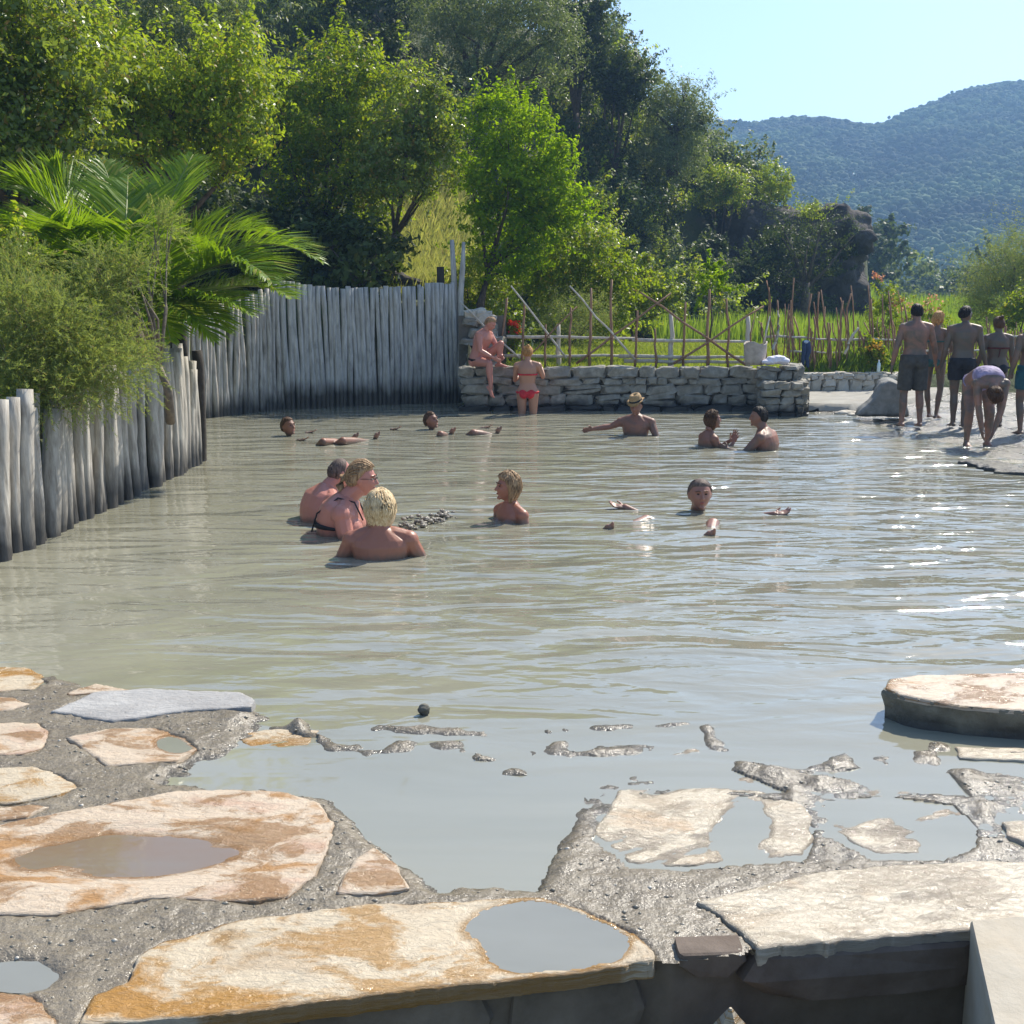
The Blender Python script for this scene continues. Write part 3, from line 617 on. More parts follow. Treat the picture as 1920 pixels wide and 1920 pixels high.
mb = MB(); mb.ell(G(1350, 768, .0), (.20, .12, .05)); tag(remesh_obj(mb, 'wet_rock', M['boulder'], .02, None, 2, (.05, .08)), 'low wet rock at the foot of the far stone wall', 'rock')
mb = MB(); mb.ell(G(795, 1340, .0) + [0, 0, .022], (.026, .022, .030)); tag(remesh_obj(mb, 'pebble', M['ledge'], .006, None, 1, (.02, .02)), 'small dark round pebble sitting in the shallow water', 'pebble')
m1 = MB(); a, b = g2(1838, 862, .05), g2(1925, 884, .05)
for k in range(5):
    f0 = k / 5; c = np.array([a[0] + (b[0] - a[0]) * (f0 + .1), a[1] + (b[1] - a[1]) * (f0 + .1)]); m1.box((c[0], c[1] + .12, -.02), (.22, .14, .05 + .01 * (k % 2)), Rz(-.55 + .1 * (k % 3)))
tag(remesh_obj(m1, 'shore_kerb', M['ledge'], .025, None, 1, (.04, .15)), 'low dark stone kerb at the water edge at the right side', 'kerb')
# rubble stacked behind the seated man
rub = empty('rubble_bank', P(900, 690, 19.6), 0, 'rough bank of loose stones between the forked post and the seated man', 'wall')
for k in range(26):
    px = random.uniform(872, 945); py = random.uniform(588, 690); c = P(px, py, 19.75 + (690 - py) * .004)
    o = stone_at(rub, c - np.array(rub.location), (random.uniform(.18, .42), .4, random.uniform(.12, .24)), random.uniform(-.4, .4), M['wallstone' if py > 600 else 'palestone'], random.uniform(-.2, .2))
m1 = MB(); m1.box(P(905, 645, 20.2) - np.array(rub.location), (.42, .18, .5)); m1.build('bank_core', M['wallcore'], rub, False)

# ------------------------------------------------------------ rustic fences
def stick(root, name, a, b, D, r, mat, wob=.012, D2=None, n=6):
    D2 = D if D2 is None else D2; p0 = P(a[0], a[1], D); p1 = P(b[0], b[1], D2); pts = []
    for k in range(6):
        f = k / 5; pts.append(p0 * (1 - f) + p1 * f + RNG.normal(0, wob, 3) * (0 < k < 5) - np.array(root.location))
    mb = MB(); mb.tube(pts, [r * (1.1 - .35 * k / 5) for k in range(6)], n); return mb.build(name, mat, root)
fence = empty('rustic_fence', (P(1180, 690, 19.9)[0], 19.9, .6), 0, 'rustic fence of crossed sticks and pale rails behind the stone wall', 'fence')
DF = 19.9
for a, b, m_, nm, r, dd in [((950, 631), (1190, 634), 'pole_pale', 'rail', .030, 0), ((1185, 637), (1400, 640), 'pole_pale', 'rail', .034, 0), ((935, 667), (1180, 668), 'pole_pale', 'rail', .032, 0), ((1160, 668), (1402, 670), 'pole_pale', 'rail', .036, .0), ((1170, 677), (1402, 679), 'pole_pale', 'rail', .036, .02),
   ((1047, 692), (1047, 608), 'pole_pale', 'post', .042, .06), ((1257, 692), (1258, 588), 'pole_pale', 'post', .046, .06), ((1401, 692), (1402, 593), 'pole_pale', 'post', .05, .06),
   ((979, 690), (983, 568), 'pole', 'upright', .022, -.06), ((1022, 690), (1023, 608), 'pole', 'upright', .020, -.06), ((1067, 690), (1070, 576), 'pole', 'upright', .022, -.06), ((1106, 692), (1108, 540), 'pole', 'upright', .026, -.06), ((1146, 692), (1147, 524), 'pole', 'upright', .026, -.06),
   ((1190, 690), (1195, 582), 'pole', 'upright', .022, -.06), ((1229, 690), (1228, 616), 'pole', 'upright', .022, -.06), ((1281, 690), (1285, 566), 'pole', 'upright', .022, -.06), ((1327, 692), (1330, 542), 'pole', 'upright', .028, -.06), ((1365, 690), (1362, 560), 'pole', 'upright', .022, -.06),
   ((1062, 672), (958, 536), 'pole_pale', 'cross_pole', .020, -.1), ((1190, 674), (1068, 536), 'pole_pale', 'cross_pole', .020, -.1), ((1080, 682), (1258, 550), 'pole', 'cross_pole', .022, -.12), ((1398, 684), (1200, 548), 'pole', 'cross_pole', .024, -.1), ((1262, 682), (1432, 574), 'pole', 'cross_pole', .022, -.12),
   ((990, 668), (1082, 575), 'pole', 'cross_pole', .016, -.12), ((975, 672), (862, 566), 'pole_pale', 'cross_pole', .018, -.1), ((950, 560), (935, 690), 'pole', 'upright', .02, .1)]:
    stick(fence, nm, a, b, DF + dd, r, M[m_])
rf = empty('stick_fence', (7.5, 23.4, .4), 0, 'tumbledown fence of thin leaning reddish sticks on two rails on the right', 'fence')
for a, b, r, D_, D2 in [((1436, 632), (1560, 636), .028, 22.6, 22.8), ((1550, 636), (1690, 638), .028, 22.8, 23.2), ((1680, 636), (1960, 628), .028, 23.2, 24.5), ((1480, 658), (1600, 662), .022, 22.6, 23), ((1590, 664), (1700, 660), .022, 23, 23.2), ((1690, 660), (1960, 650), .024, 23.2, 24.5)]:
    stick(rf, 'rail', a, b, D_, r, M['pole_pale'], .02, D2)
for k in range(58):
    px = 1436 + k * 4.9 + random.uniform(-3, 3); ln = random.uniform(-26, 14); stick(rf, 'stake', (px, random.uniform(694, 708)), (px + ln, random.uniform(556, 628) if k % 5 else random.uniform(520, 560)), 22.5 + (px - 1436) * .0025 + random.uniform(-.12, .12), random.uniform(.012, .024), M['pole'], .02, None, 5)
for k in range(46):
    px = 1722 + k * 5.2 + random.uniform(-3, 3); stick(rf, 'stake', (px, random.uniform(672, 690)), (px + random.uniform(-8, 8), random.uniform(592, 640)), 23.6 + (px - 1722) * .004 + random.uniform(-.1, .1), random.uniform(.012, .022), M['pole'], .015, None, 5)
rd = empty('driftwood', P(1455, 650, 22.2), 0, 'pale curved driftwood branch leaning above the white towel', 'branch')
stick(rd, 'wood', (1449, 656), (1455, 640), 22.2, .03, M['pole_pale']); stick(rd, 'wood', (1455, 640), (1461, 612), 22.2, .028, M['pole_pale']); stick(rd, 'wood', (1461, 612), (1458, 582), 22.2, .02, M['pole_pale'])
rd = empty('driftwood', P(1590, 650, 22.2), 0, 'pale curved driftwood branch leaning in the middle of the stick fence', 'branch')
stick(rd, 'wood', (1584, 664), (1592, 640), 22.2, .026, M['pole_pale']); stick(rd, 'wood', (1592, 640), (1610, 614), 22.2, .026, M['pole_pale'])
# pot, towel, hanging bag, bottle
pot = empty('plant_pot', P(1415, 684, 18.75), 0, 'round pale pot with upturned rim on the end of the stone wall', 'pot')
m1 = MB(); th = np.linspace(0, 2 * pi, 20, endpoint=False); rr = []
for z, r in ((0, .15), (.06, .17), (.2, .185), (.33, .19), (.36, .195), (.36, .17), (.2, .155), (.06, .14)): rr.append(np.stack([r * np.cos(th), r * np.sin(th), np.full(20, z) + (.03 * np.cos(th * 3) if z > .3 else 0)], 1))
m1.rings(rr); m1.build('bowl', plain('sandy_clay', (.42, .36, .30), .8, .2, 12, .01), pot)
m1 = MB(); m1.tube([[.12, 0, .2], [.17, 0, .55], [.22, 0, .80]], [.018, .016, .008], 6); m1.build('stem', M['pole_pale'], pot)
m1 = MB(); m1.tube([[-.06, 0, .2], [-.09, 0, .5], [-.02, 0, .86]], [.016, .014, .006], 6); m1.build('stem', M['pole'], pot)
mb = MB(); c = P(1455, 682, 18.55)
for dx, dz, a, b in ((-.12, .03, .12, .05), (0, .05, .16, .06), (.12, .045, .11, .06), (.03, .10, .12, .04), (-.05, .085, .1, .04)): mb.ell(c + [dx, 0, dz], (a, .12, b))
tag(remesh_obj(mb, 'towel', plain('white_cloth', (.74, .72, .80), .9, .08, 10, .01), .012, None, 2, (.03, .07)), 'crumpled white towel lying on the wall beside the pot', 'towel')
bag = empty('hanging_trousers', P(1511, 648, 22.45), 0, 'dark blue clothes hung on the stick fence', 'clothes')
den = plain('dark_blue_cloth', (.03, .05, .11), .9, .4, 12, .02)
for dx, hz in ((-.045, .52), (.05, .56)):
    m1 = MB(); m1.tube([[dx * .8, 0, .06], [dx * 1.0 + .012, -.02, -.10], [dx * .8 - .01, -.01, -.24], [dx * 1.1, 0, -hz * .72]], [.045, .05, .042, .036], 8, True, .55); m1.build('trouser_leg', den, bag)
m1 = MB(); m1.ell([0, 0, .07], (.06, .035, .035)); m1.build('waistband', plain('pale_blue_cloth', (.4, .5, .65), .9), bag)
bt = empty('bottle', P(1647, 697, 21.6), 0, 'small clear pale blue bottle standing on the low stone wall', 'bottle')
m1 = MB(); rr = []
for z, r in ((0, .03), (.1, .032), (.15, .03), (.18, .014), (.21, .013)): rr.append(np.stack([r * np.cos(th), r * np.sin(th), np.full(20, z)], 1))
m1.rings(rr); m1.build('bottle_body', plain('pale_plastic', (.55, .72, .78), .2, .1), bt)
m1 = MB(); m1.tube([[0, 0, .205], [0, 0, .225]], .016, 8); m1.build('cap', plain('white_cap', (.8, .8, .8), .4, .05), bt)

# ------------------------------------------------------------ foliage
def unit(v): return v / (np.linalg.norm(v, axis=-1, keepdims=True) + 1e-9)
def leaf_arrays(C, size, aspect=.5, up=.3, rng=RNG, dirs=None):
    """one bent rhombus per centre; C may be (centres, outward normals of the clump)"""
    N = None
    if isinstance(C, tuple): C, N = C
    n = len(C); d = unit(rng.normal(0, 1, (n, 3)) + [0, 0, -.15]) if dirs is None else dirs
    if N is None: nr = unit(np.cross(d, rng.normal(0, 1, (n, 3)) + [0, 0, up * 3]))
    else: nr = unit(N + rng.normal(0, .55, (n, 3)) + [0, 0, .25]); d = unit(np.cross(nr, rng.normal(0, 1, (n, 3)))); nr = unit(np.cross(d, nr))
    sz = (size * rng.uniform(.6, 1.35, n))[:, None]
    bend = np.cross(nr, d)
    v = np.stack([C - d * sz * .5, C + nr * sz * aspect * .5 + bend * sz * .08, C + d * sz * .5, C - nr * sz * aspect * .5 + bend * sz * .08], 1)
    return v.reshape(-1, 3)
def leaves_obj(name, V, mat, parent=None, origin=None):
    if origin is not None: V = V - np.asarray(origin)
    return put(name, mesh(name, V, np.arange(len(V)).reshape(-1, 4)), mat, parent)
def lobe_points(lobes, n, spread, rng, fill=.55, per=60):
    """leaf clumps standing on the skins of overlapping ellipsoids, leaves on the skins of the clumps"""
    L = [(np.asarray(c, float), np.asarray(r if not np.isscalar(r) else (r, r, r), float)) for c, r in lobes]
    wgt = np.array([np.prod(r) ** (2 / 3) for c, r in L]); wgt /= wgt.sum(); out = []; nor = []
    for (c, r), w_ in zip(L, wgt):
        m = max(int(n * w_ / per), 4); d = unit(rng.normal(0, 1, (m, 3)) + [0, 0, .12])
        rad = (fill + (1 - fill) * rng.uniform(0, 1, m) ** .5) * rng.uniform(.82, 1.16, m)
        cc = c + d * r * rad[:, None]
        rc = np.minimum(spread * rng.uniform(1.2, 2.6, (m, 1, 1)), r.mean() * .6)
        ld = unit(rng.normal(0, 1, (m, per, 3)) + d[:, None, :] * .5 + [0, 0, .35]); lr = rng.uniform(0, 1, (m, per, 1)) ** .45 * (1 + .35 * rng.normal(0, 1, (m, per, 1)))
        pts_ = cc[:, None, :] + ld * rc * lr * [1, 1, .72]
        sh = rng.uniform(0, 1, m) < .34; ax = unit(d + rng.normal(0, .35, (m, 3)) + [0, 0, .35]); tt = rng.uniform(-.3, 1, (m, per, 1)) * rc * rng.uniform(1.6, 3.0, (m, 1, 1))
        pts_ = np.where(sh[:, None, None], cc[:, None, :] + ax[:, None, :] * tt + ld * rc * .28 * (1.1 - .5 * np.clip(tt / rc / 3, 0, 1)), pts_)
        out.append(pts_.reshape(-1, 3)); nor.append((ld * .8 + d[:, None, :] * .5).reshape(-1, 3))
    return np.concatenate(out), np.concatenate(nor)
def branches(mb, base, lobes, r0, rng, n=6, neck=None):
    base = np.asarray(base, float); cs = [np.asarray(c, float) for c, r in lobes]; mid = np.mean(cs, 0)
    nk = np.asarray(neck, float) if neck is not None else base * .6 + mid * .4
    pm = (base + nk) / 2 + np.append(rng.normal(0, .06, 2), 0)
    mb.tube([base, pm, nk], [r0, r0 * .8, r0 * .62], 8)
    for i in range(max(n, len(cs))):
        c, r = lobes[i % len(lobes)]; r = np.asarray(r if not np.isscalar(r) else (r,) * 3); t = np.asarray(c) + unit(rng.normal(0, 1, 3)) * r * .55
        s_ = nk + (pm - nk) * rng.uniform(0, .35); m1 = (s_ + t) / 2 + rng.normal(0, .08, 3) * np.linalg.norm(t - s_) ** .5
        mb.tube([s_, m1, t], [r0 * .42, r0 * .26, r0 * .08], 6)
        for q in range(2): e = t + unit(rng.normal(0, 1, 3)) * r * .5; mb.tube([m1 * .4 + t * .6, e], [r0 * .14, r0 * .04], 5)
def tree(name, label, cat, lobes_px, D, mat, n, leaf, base=None, r0=.08, neck=None, spread=.14, group=None, bark='bark', aspect=.5, depth=1.0, seed=0, fill=.38, up=.3):
    """lobes_px: (px, py, radius in px across[, radius in px upright[, extra distance]])"""
    rng = np.random.default_rng(seed + 100); L = []
    for l in lobes_px:
        dd = D + (l[4] if len(l) > 4 else 0); k = dd / F; ry = l[3] if len(l) > 3 and l[3] else l[2]
        L.append((P(l[0], l[1], dd), (l[2] * k, l[2] * k * depth, ry * k)))
    if base is None: b = L[0][0] * 1.0; b[2] = float(terrain_z(np.array([b[0]]), np.array([b[1]]))[0]) - .1
    else: b = P(base[0], base[1], D)
    root = empty(name, b, 0, label, cat, group)
    C = lobe_points(L, n, spread, rng, fill); leaves_obj('crown', leaf_arrays(C, leaf, aspect, up, rng), mat, root, b)
    mb = MB(); branches(mb, (0, 0, 0), [(c - b, r) for c, r in L], r0, rng, neck=(P(*neck, D) - b) if neck else None); mb.build('trunk', M[bark], root)
    return root
# --- named trees of the near bank, left to right
tree('broadleaf_tree', 'large glossy leaved tree filling the top left corner above the palm', 'tree', [(60, 200, 110, 120), (20, 80, 110, 110), (130, 130, 70, 80), (110, 255, 70, 60), (-80, 180, 110, 160), (40, 290, 80, 50), (-10, -40, 120, 80)], 14.5, M['leaf_gloss'], 26000, .085, (20, 560), .12, None, .16, seed=1)
tree('broadleaf_tree', 'yellow green tree right of the top left glossy tree', 'tree', [(250, 150, 80, 70), (340, 180, 85, 70), (430, 130, 75, 65), (440, 230, 60, 60), (270, 260, 70, 50), (190, 90, 60, 60), (380, 290, 60, 45)], 17.5, M['leaf_yellow'], 24000, .085, (330, 560), .12, None, .17, seed=2)
tree('broadleaf_tree', 'tall bright green tree with orange shoot tips behind the back palisade', 'tree', [(640, 140, 60, 70), (600, 230, 80, 70), (700, 200, 60, 70), (650, 310, 85, 70), (570, 350, 60, 70), (680, 410, 60, 50), (620, 440, 55, 40), (520, 200, 50, 60)], 23.5, M['leaf_green'], 26000, .10, (604, 545), .13, (604, 440), .17, seed=3)
tree('broadleaf_tree', 'slender leaning tree with small glossy leaves behind the middle of the back palisade', 'tree', [(770, 190, 60, 60), (800, 250, 60, 60), (740, 280, 60, 60), (830, 310, 45, 50), (760, 350, 55, 40), (700, 330, 35, 40), (830, 240, 45, 50)], 22.6, M['leaf_gloss'], 17000, .085, (722, 545), .085, (742, 430), .15, seed=4)
tree('broadleaf_tree', 'vivid green bushy tree with slim dark trunk behind the forked post', 'tree', [(940, 230, 55, 50), (1000, 280, 60, 55), (930, 330, 60, 60), (1020, 350, 55, 55), (1050, 385, 50, 40), (950, 430, 60, 50), (1010, 440, 50, 45), (960, 490, 45, 30), (900, 380, 35, 60)], 22, M['leaf_vivid'], 26000, .085, (905, 640), .10, (918, 500), .13, seed=5)
tree('shrub', 'low bright green leafy shrub between the vivid tree and the sapling', 'shrub', [(1080, 470, 55, 45), (1120, 510, 55, 50), (1040, 500, 50, 50), (1160, 540, 50, 45), (1090, 560, 50, 40), (1130, 600, 40, 35), (1000, 550, 40, 45)], 23.2, M['leaf_green'], 17000, .08, (1090, 640), .05, None, .13, seed=6)
tree('shrub', 'tall leafy upright shoots with pale glossy leaves right of the low green shrub', 'shrub', [(1152, 470, 14, 45), (1165, 520, 22, 40), (1195, 540, 22, 40), (1208, 505, 10, 30), (1245, 540, 14, 40), (1225, 570, 26, 30), (1270, 570, 16, 25)], 24, M['leaf_gloss'], 6000, .085, (1190, 640), .035, None, .09, seed=7)
tree('sapling', 'small lime green sapling tied to a stake behind the crossed fence', 'tree', [(1335, 530, 26, 24), (1320, 550, 18, 14), (1358, 545, 18, 18), (1345, 508, 14, 14)], 21, M['leaf_vivid'], 1300, .075, (1330, 640), .02, (1332, 560), .07, seed=8)
tree('shrub', 'feathery grey green bush just behind the left half of the crossed fence', 'shrub', [(1075, 615, 60, 40), (1110, 590, 40, 40), (1040, 600, 30, 35)], 21.6, M['leaf_tamarisk'], 12000, .04, (1070, 670), .03, None, .11, aspect=.25, seed=9)
tree('shrub', 'yellowish green bush behind the forked post and seated man', 'shrub', [(890, 510, 30, 50), (870, 560, 30, 40), (930, 560, 34, 40), (880, 600, 30, 24)], 22.4, M['leaf_yellow'], 8000, .07, (890, 640), .04, None, .12, seed=10)
tree('olive_tree', 'large grey green olive tree high on the slope with a dark spreading trunk', 'tree', [(900, 70, 80, 70), (990, 50, 75, 60), (830, 90, 60, 65), (1020, 110, 55, 45), (900, 140, 70, 35), (960, 0, 90, 50), (840, 20, 70, 50), (1050, 70, 40, 35), (800, 140, 35, 25)], 36, M['leaf_olive'], 42000, .105, (872, 215), .30, (900, 165), .22, aspect=.3, seed=11)
tree('olive_tree', 'grey green olive crown at the top edge above the yellow green tree', 'tree', [(250, 40, 70, 50), (340, 30, 70, 50), (420, 30, 45, 45), (460, 70, 25, 30), (300, 80, 50, 30)], 27, M['leaf_olive'], 16000, .10, None, .15, None, .2, aspect=.3, seed=12)
tree('oak_tree', 'dark branching tree reaching into the sky at the top of the slope', 'tree', [(1085, 30, 35, 25), (1110, 45, 25, 30), (1060, 60, 35, 30), (1070, 100, 35, 30), (1115, 12, 20, 14), (1030, 20, 40, 26)], 42, M['leaf_dark'], 14000, .13, None, .2, None, .24, seed=13)
tree('oak_tree', 'dark rounded tree on the skyline above the sunlit shrubs', 'tree', [(1150, 110, 32, 25), (1180, 140, 38, 30), (1140, 150, 36, 30), (1200, 170, 24, 22), (1170, 180, 34, 26)], 42, M['leaf_dark'], 13000, .12, None, .18, None, .2, seed=14)
tree('olive_tree', 'tall dark olive tree on the skyline at the right shoulder of the slope', 'tree', [(1280, 185, 45, 35), (1240, 200, 40, 40), (1300, 215, 30, 30), (1270, 250, 50, 45), (1230, 280, 45, 45), (1285, 300, 40, 40), (1318, 228, 16, 14)], 43, M['leaf_olive'], 24000, .11, (1260, 330), .22, (1265, 240), .22, aspect=.32, seed=15)
tree('shrub', 'golden green rounded bush on the crest of the cliff', 'shrub', [(1350, 340, 34, 26), (1385, 358, 22, 28), (1330, 365, 26, 24)], 46, M['leaf_yellow'], 8000, .11, None, .08, None, .17, seed=16)
tree('small_tree', 'small bushy tree standing against the far hill on the cliff crest', 'tree', [(1445, 330, 22, 26), (1462, 345, 24, 24), (1480, 340, 12, 12), (1450, 365, 22, 16)], 47, M['leaf_yellow'], 3600, .10, None, .06, None, .16, seed=17)
tree('bare_tree', 'half bare thin leaved tree growing in front of the dark cliff', 'tree', [(1500, 440, 60, 45), (1540, 470, 50, 50), (1470, 480, 45, 50), (1560, 420, 40, 30), (1450, 430, 35, 35), (1520, 520, 50, 40), (1590, 450, 24, 24)], 41, M['leaf_dark'], 5200, .085, (1508, 610), .20, (1512, 530), .26, bark='bark', aspect=.3, seed=18)
tree('shrub', 'yellow leaved shrub hanging over the cliff edge behind the bare tree', 'shrub', [(1545, 400, 44, 13), (1580, 420, 30, 18), (1510, 395, 30, 12)], 44.5, M['leaf_yellow'], 2600, .09, None, .05, None, .16, seed=19)
tree('tamarisk_tree', 'soft feathery green tree at the right edge behind the bathers', 'tree', [(1880, 500, 55, 55), (1850, 540, 40, 50), (1900, 560, 60, 50), (1940, 480, 60, 60), (1850, 590, 40, 26)], 30, M['leaf_tamarisk'], 30000, .07, (1890, 620), .10, None, .2, aspect=.22, seed=20)
tree('shrub', 'green bush in front of the feathery tree at the right edge', 'shrub', [(1905, 590, 30, 26), (1940, 570, 40, 40)], 27, M['leaf_green'], 5000, .08, None, .04, None, .12, seed=21)
for i, (px, py, fx_, fy_) in enumerate([(1660, 590, 22, 34), (1672, 545, 16, 30)]):
    pass
def flowering(label, stems, flowers, D, mat, seed):
    rt = tree('oleander_bush', label, 'bush', stems, D, M['leaf_green'], 3600, .085, None, .03, None, .1, seed=seed, aspect=.3)
    rng = np.random.default_rng(seed)
    for (px, py, r) in flowers:
        c = P(px, py, D - .15); k = D / F; leaves_obj('flower_cluster', leaf_arrays(c + rng.normal(0, 1, (30, 3)) * r * k * .5, .06, .8, rng=rng), mat, rt, rt.location)
    return rt
flowering('oleander bush with a few pink flowers left of the standing bathers', [(1655, 600, 24, 40), (1670, 560, 18, 30), (1640, 640, 22, 30)], [(1652, 520, 9), (1668, 556, 8), (1676, 570, 8), (1690, 562, 6), (1640, 517, 6)], 26.5, M['flower'], 31)
flowering('oleander bush topped with clusters of coral pink flowers behind the standing bathers', [(1735, 610, 34, 26), (1760, 640, 36, 22), (1700, 620, 20, 24)], [(1741, 568, 12), (1752, 560, 9), (1712, 572, 9), (1728, 580, 9), (1760, 582, 9), (1745, 588, 9), (1690, 580, 7), (1715, 590, 6)], 27, M['flower'], 32)
flowering('small flowering bush with red blooms beside the seated man', [(960, 625, 16, 22), (950, 645, 14, 16)], [(968, 610, 8), (955, 605, 5), (972, 622, 6), (960, 618, 5)], 20.3, M['red_flower'], 33)
flowering('small plant with wilted orange leaves among the leaning stakes', [(1642, 665, 12, 22)], [(1635, 652, 12), (1645, 648, 10), (1652, 660, 8)], 22.4, M['orange_leaf'], 34)

# --- prickly pear behind the back palisade
cac = empty('prickly_pear', P(620, 545, 22.2), 0, 'dark prickly pear cactus with flat pads poking over the back palisade', 'cactus'); cm = plain('cactus_pad', (.03, .065, .045), .5, .3, 6)
for k in range(24):
    px = random.uniform(560, 712); py = random.uniform(503, 540); c = P(px, py, 22.2 + random.uniform(-.3, .3)) - np.array(cac.location)
    mb = MB(); mb.ell(c, (.115, .03, .16), Rz(random.uniform(-1.2, 1.2)) @ Ry(random.uniform(-.9, .9)), 10, 7); mb.build('pad', cm, cac)
rk = MB()
for px, py, r in ((740, 522, .22), (770, 528, .16), (790, 532, .12), (585, 525, .2), (560, 532, .15)): rk.ell(P(px, py, 22.6), (r * 1.3, r, r * .7))
tag(remesh_obj(rk, 'bank_rocks', M['cliff'], .06, None, 1, (.15, .3)), 'brown rocks on the bank just above the back palisade', 'rock')

# --- shrubs that clothe the slope (one thing each)
HS = []
rng = np.random.default_rng(5)
def hz_at(px, D):
    x = (px - 960) / 2135 * D; return float(terrain_z(np.array([x]), np.array([float(D)]))[0])
slots = []
for (p0, p1, d0, d1, n) in ((-60, 500, 24, 44, 26), (480, 1100, 27, 48, 44), (1080, 1340, 36, 50, 34), (1300, 1440, 46, 51, 10), (-60, 860, 21.5, 25, 24)):
    for k in range(n): slots.append((rng.uniform(p0, p1), rng.uniform(d0, d1)))
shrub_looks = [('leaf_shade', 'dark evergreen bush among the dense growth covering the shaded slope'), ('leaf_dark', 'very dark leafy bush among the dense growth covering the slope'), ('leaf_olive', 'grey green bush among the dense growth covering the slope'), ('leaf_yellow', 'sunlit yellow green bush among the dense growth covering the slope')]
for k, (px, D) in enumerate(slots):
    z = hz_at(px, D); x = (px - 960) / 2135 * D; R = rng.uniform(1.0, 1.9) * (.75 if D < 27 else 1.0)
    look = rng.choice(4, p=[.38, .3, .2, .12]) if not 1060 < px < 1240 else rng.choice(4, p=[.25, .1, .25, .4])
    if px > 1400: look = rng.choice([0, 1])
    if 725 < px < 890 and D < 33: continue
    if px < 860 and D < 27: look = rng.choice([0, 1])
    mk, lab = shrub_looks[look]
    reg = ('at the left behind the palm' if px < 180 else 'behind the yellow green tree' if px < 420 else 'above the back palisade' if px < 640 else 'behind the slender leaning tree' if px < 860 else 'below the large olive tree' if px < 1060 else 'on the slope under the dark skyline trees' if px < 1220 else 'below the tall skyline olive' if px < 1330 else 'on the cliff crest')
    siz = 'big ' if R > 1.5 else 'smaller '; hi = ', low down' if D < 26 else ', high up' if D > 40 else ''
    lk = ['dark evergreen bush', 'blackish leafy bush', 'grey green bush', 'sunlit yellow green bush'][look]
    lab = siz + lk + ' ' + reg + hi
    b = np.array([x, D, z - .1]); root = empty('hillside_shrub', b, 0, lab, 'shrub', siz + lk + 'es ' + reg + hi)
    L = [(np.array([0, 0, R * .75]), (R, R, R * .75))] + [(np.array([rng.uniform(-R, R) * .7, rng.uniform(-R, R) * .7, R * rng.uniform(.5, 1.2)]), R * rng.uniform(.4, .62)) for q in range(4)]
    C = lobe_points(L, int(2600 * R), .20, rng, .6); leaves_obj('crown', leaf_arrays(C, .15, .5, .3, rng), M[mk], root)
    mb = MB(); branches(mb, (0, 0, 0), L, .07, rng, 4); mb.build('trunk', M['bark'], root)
# --- dark face under the cliff crest: rock
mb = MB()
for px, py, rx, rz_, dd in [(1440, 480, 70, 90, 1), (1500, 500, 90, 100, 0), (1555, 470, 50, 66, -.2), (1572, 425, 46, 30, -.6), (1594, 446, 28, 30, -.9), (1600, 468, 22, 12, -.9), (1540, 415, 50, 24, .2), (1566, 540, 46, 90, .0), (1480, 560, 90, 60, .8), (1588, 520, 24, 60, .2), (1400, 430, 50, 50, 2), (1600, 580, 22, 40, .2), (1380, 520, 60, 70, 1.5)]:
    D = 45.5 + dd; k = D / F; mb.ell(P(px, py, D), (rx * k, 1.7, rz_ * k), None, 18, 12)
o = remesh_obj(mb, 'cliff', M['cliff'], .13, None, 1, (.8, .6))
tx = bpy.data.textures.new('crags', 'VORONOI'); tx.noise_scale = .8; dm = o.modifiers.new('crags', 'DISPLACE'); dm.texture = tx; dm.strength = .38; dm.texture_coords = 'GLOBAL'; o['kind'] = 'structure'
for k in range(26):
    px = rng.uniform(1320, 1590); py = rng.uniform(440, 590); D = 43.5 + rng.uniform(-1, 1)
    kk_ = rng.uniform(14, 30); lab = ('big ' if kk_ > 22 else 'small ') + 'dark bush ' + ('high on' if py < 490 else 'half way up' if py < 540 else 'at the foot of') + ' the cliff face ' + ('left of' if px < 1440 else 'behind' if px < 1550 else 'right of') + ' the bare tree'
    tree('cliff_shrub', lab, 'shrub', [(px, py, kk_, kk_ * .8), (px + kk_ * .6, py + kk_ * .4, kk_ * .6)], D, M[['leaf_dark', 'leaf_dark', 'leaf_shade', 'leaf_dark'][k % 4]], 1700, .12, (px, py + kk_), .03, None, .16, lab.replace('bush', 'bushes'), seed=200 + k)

# --- grass and reeds
def blades(name, pts, h, wdt, mat, rng, label=None, kind='stuff', lean=.35):
    n = len(pts); hh = (h * rng.uniform(.5, 1.3, n))[:, None]; a = rng.uniform(0, 2 * pi, n); d = np.stack([np.cos(a), np.sin(a), np.zeros(n)], 1)
    tip = pts + [0, 0, 1] * hh + np.stack([rng.normal(0, lean, n), rng.normal(0, lean, n), np.zeros(n)], 1) * hh; mid = (pts + tip) / 2 + [0, 0, 1] * hh * .12
    V = np.stack([pts - d * wdt, pts + d * wdt, mid + d * wdt * .8, tip], 1).reshape(-1, 3)
    o = leaves_obj(name, V, mat); o['kind'] = kind; return o
def scatter(n, p0, p1, d0, d1, rng, off=0.0):
    D = np.sqrt(rng.uniform(d0 ** 2, d1 ** 2, n)); px = rng.uniform(p0, p1, n); x = (px - 960) / 2135 * D; z = terrain_z(x, D) + off; a = np.stack([x, D, z], 1); return a if px.mean() < 900 else a[(z < 1.3) & (z > -.1)]
rg = np.random.default_rng(9)
blades('meadow_grass', scatter(70000, 905, 1500, 19.6, 34, rg), .17, .012, M['grass'], rg)
blades('meadow_grass', scatter(34000, 1490, 1960, 23.0, 40, rg), .20, .014, M['grass'], rg)
blades('reeds', scatter(16000, 1230, 1960, 34, 46, rg), .9, .022, M['reed'], rg, lean=.12)
blades('reeds', scatter(12000, 1560, 2000, 46, 80, rg), 1.6, .05, M['reed'], rg, lean=.1)
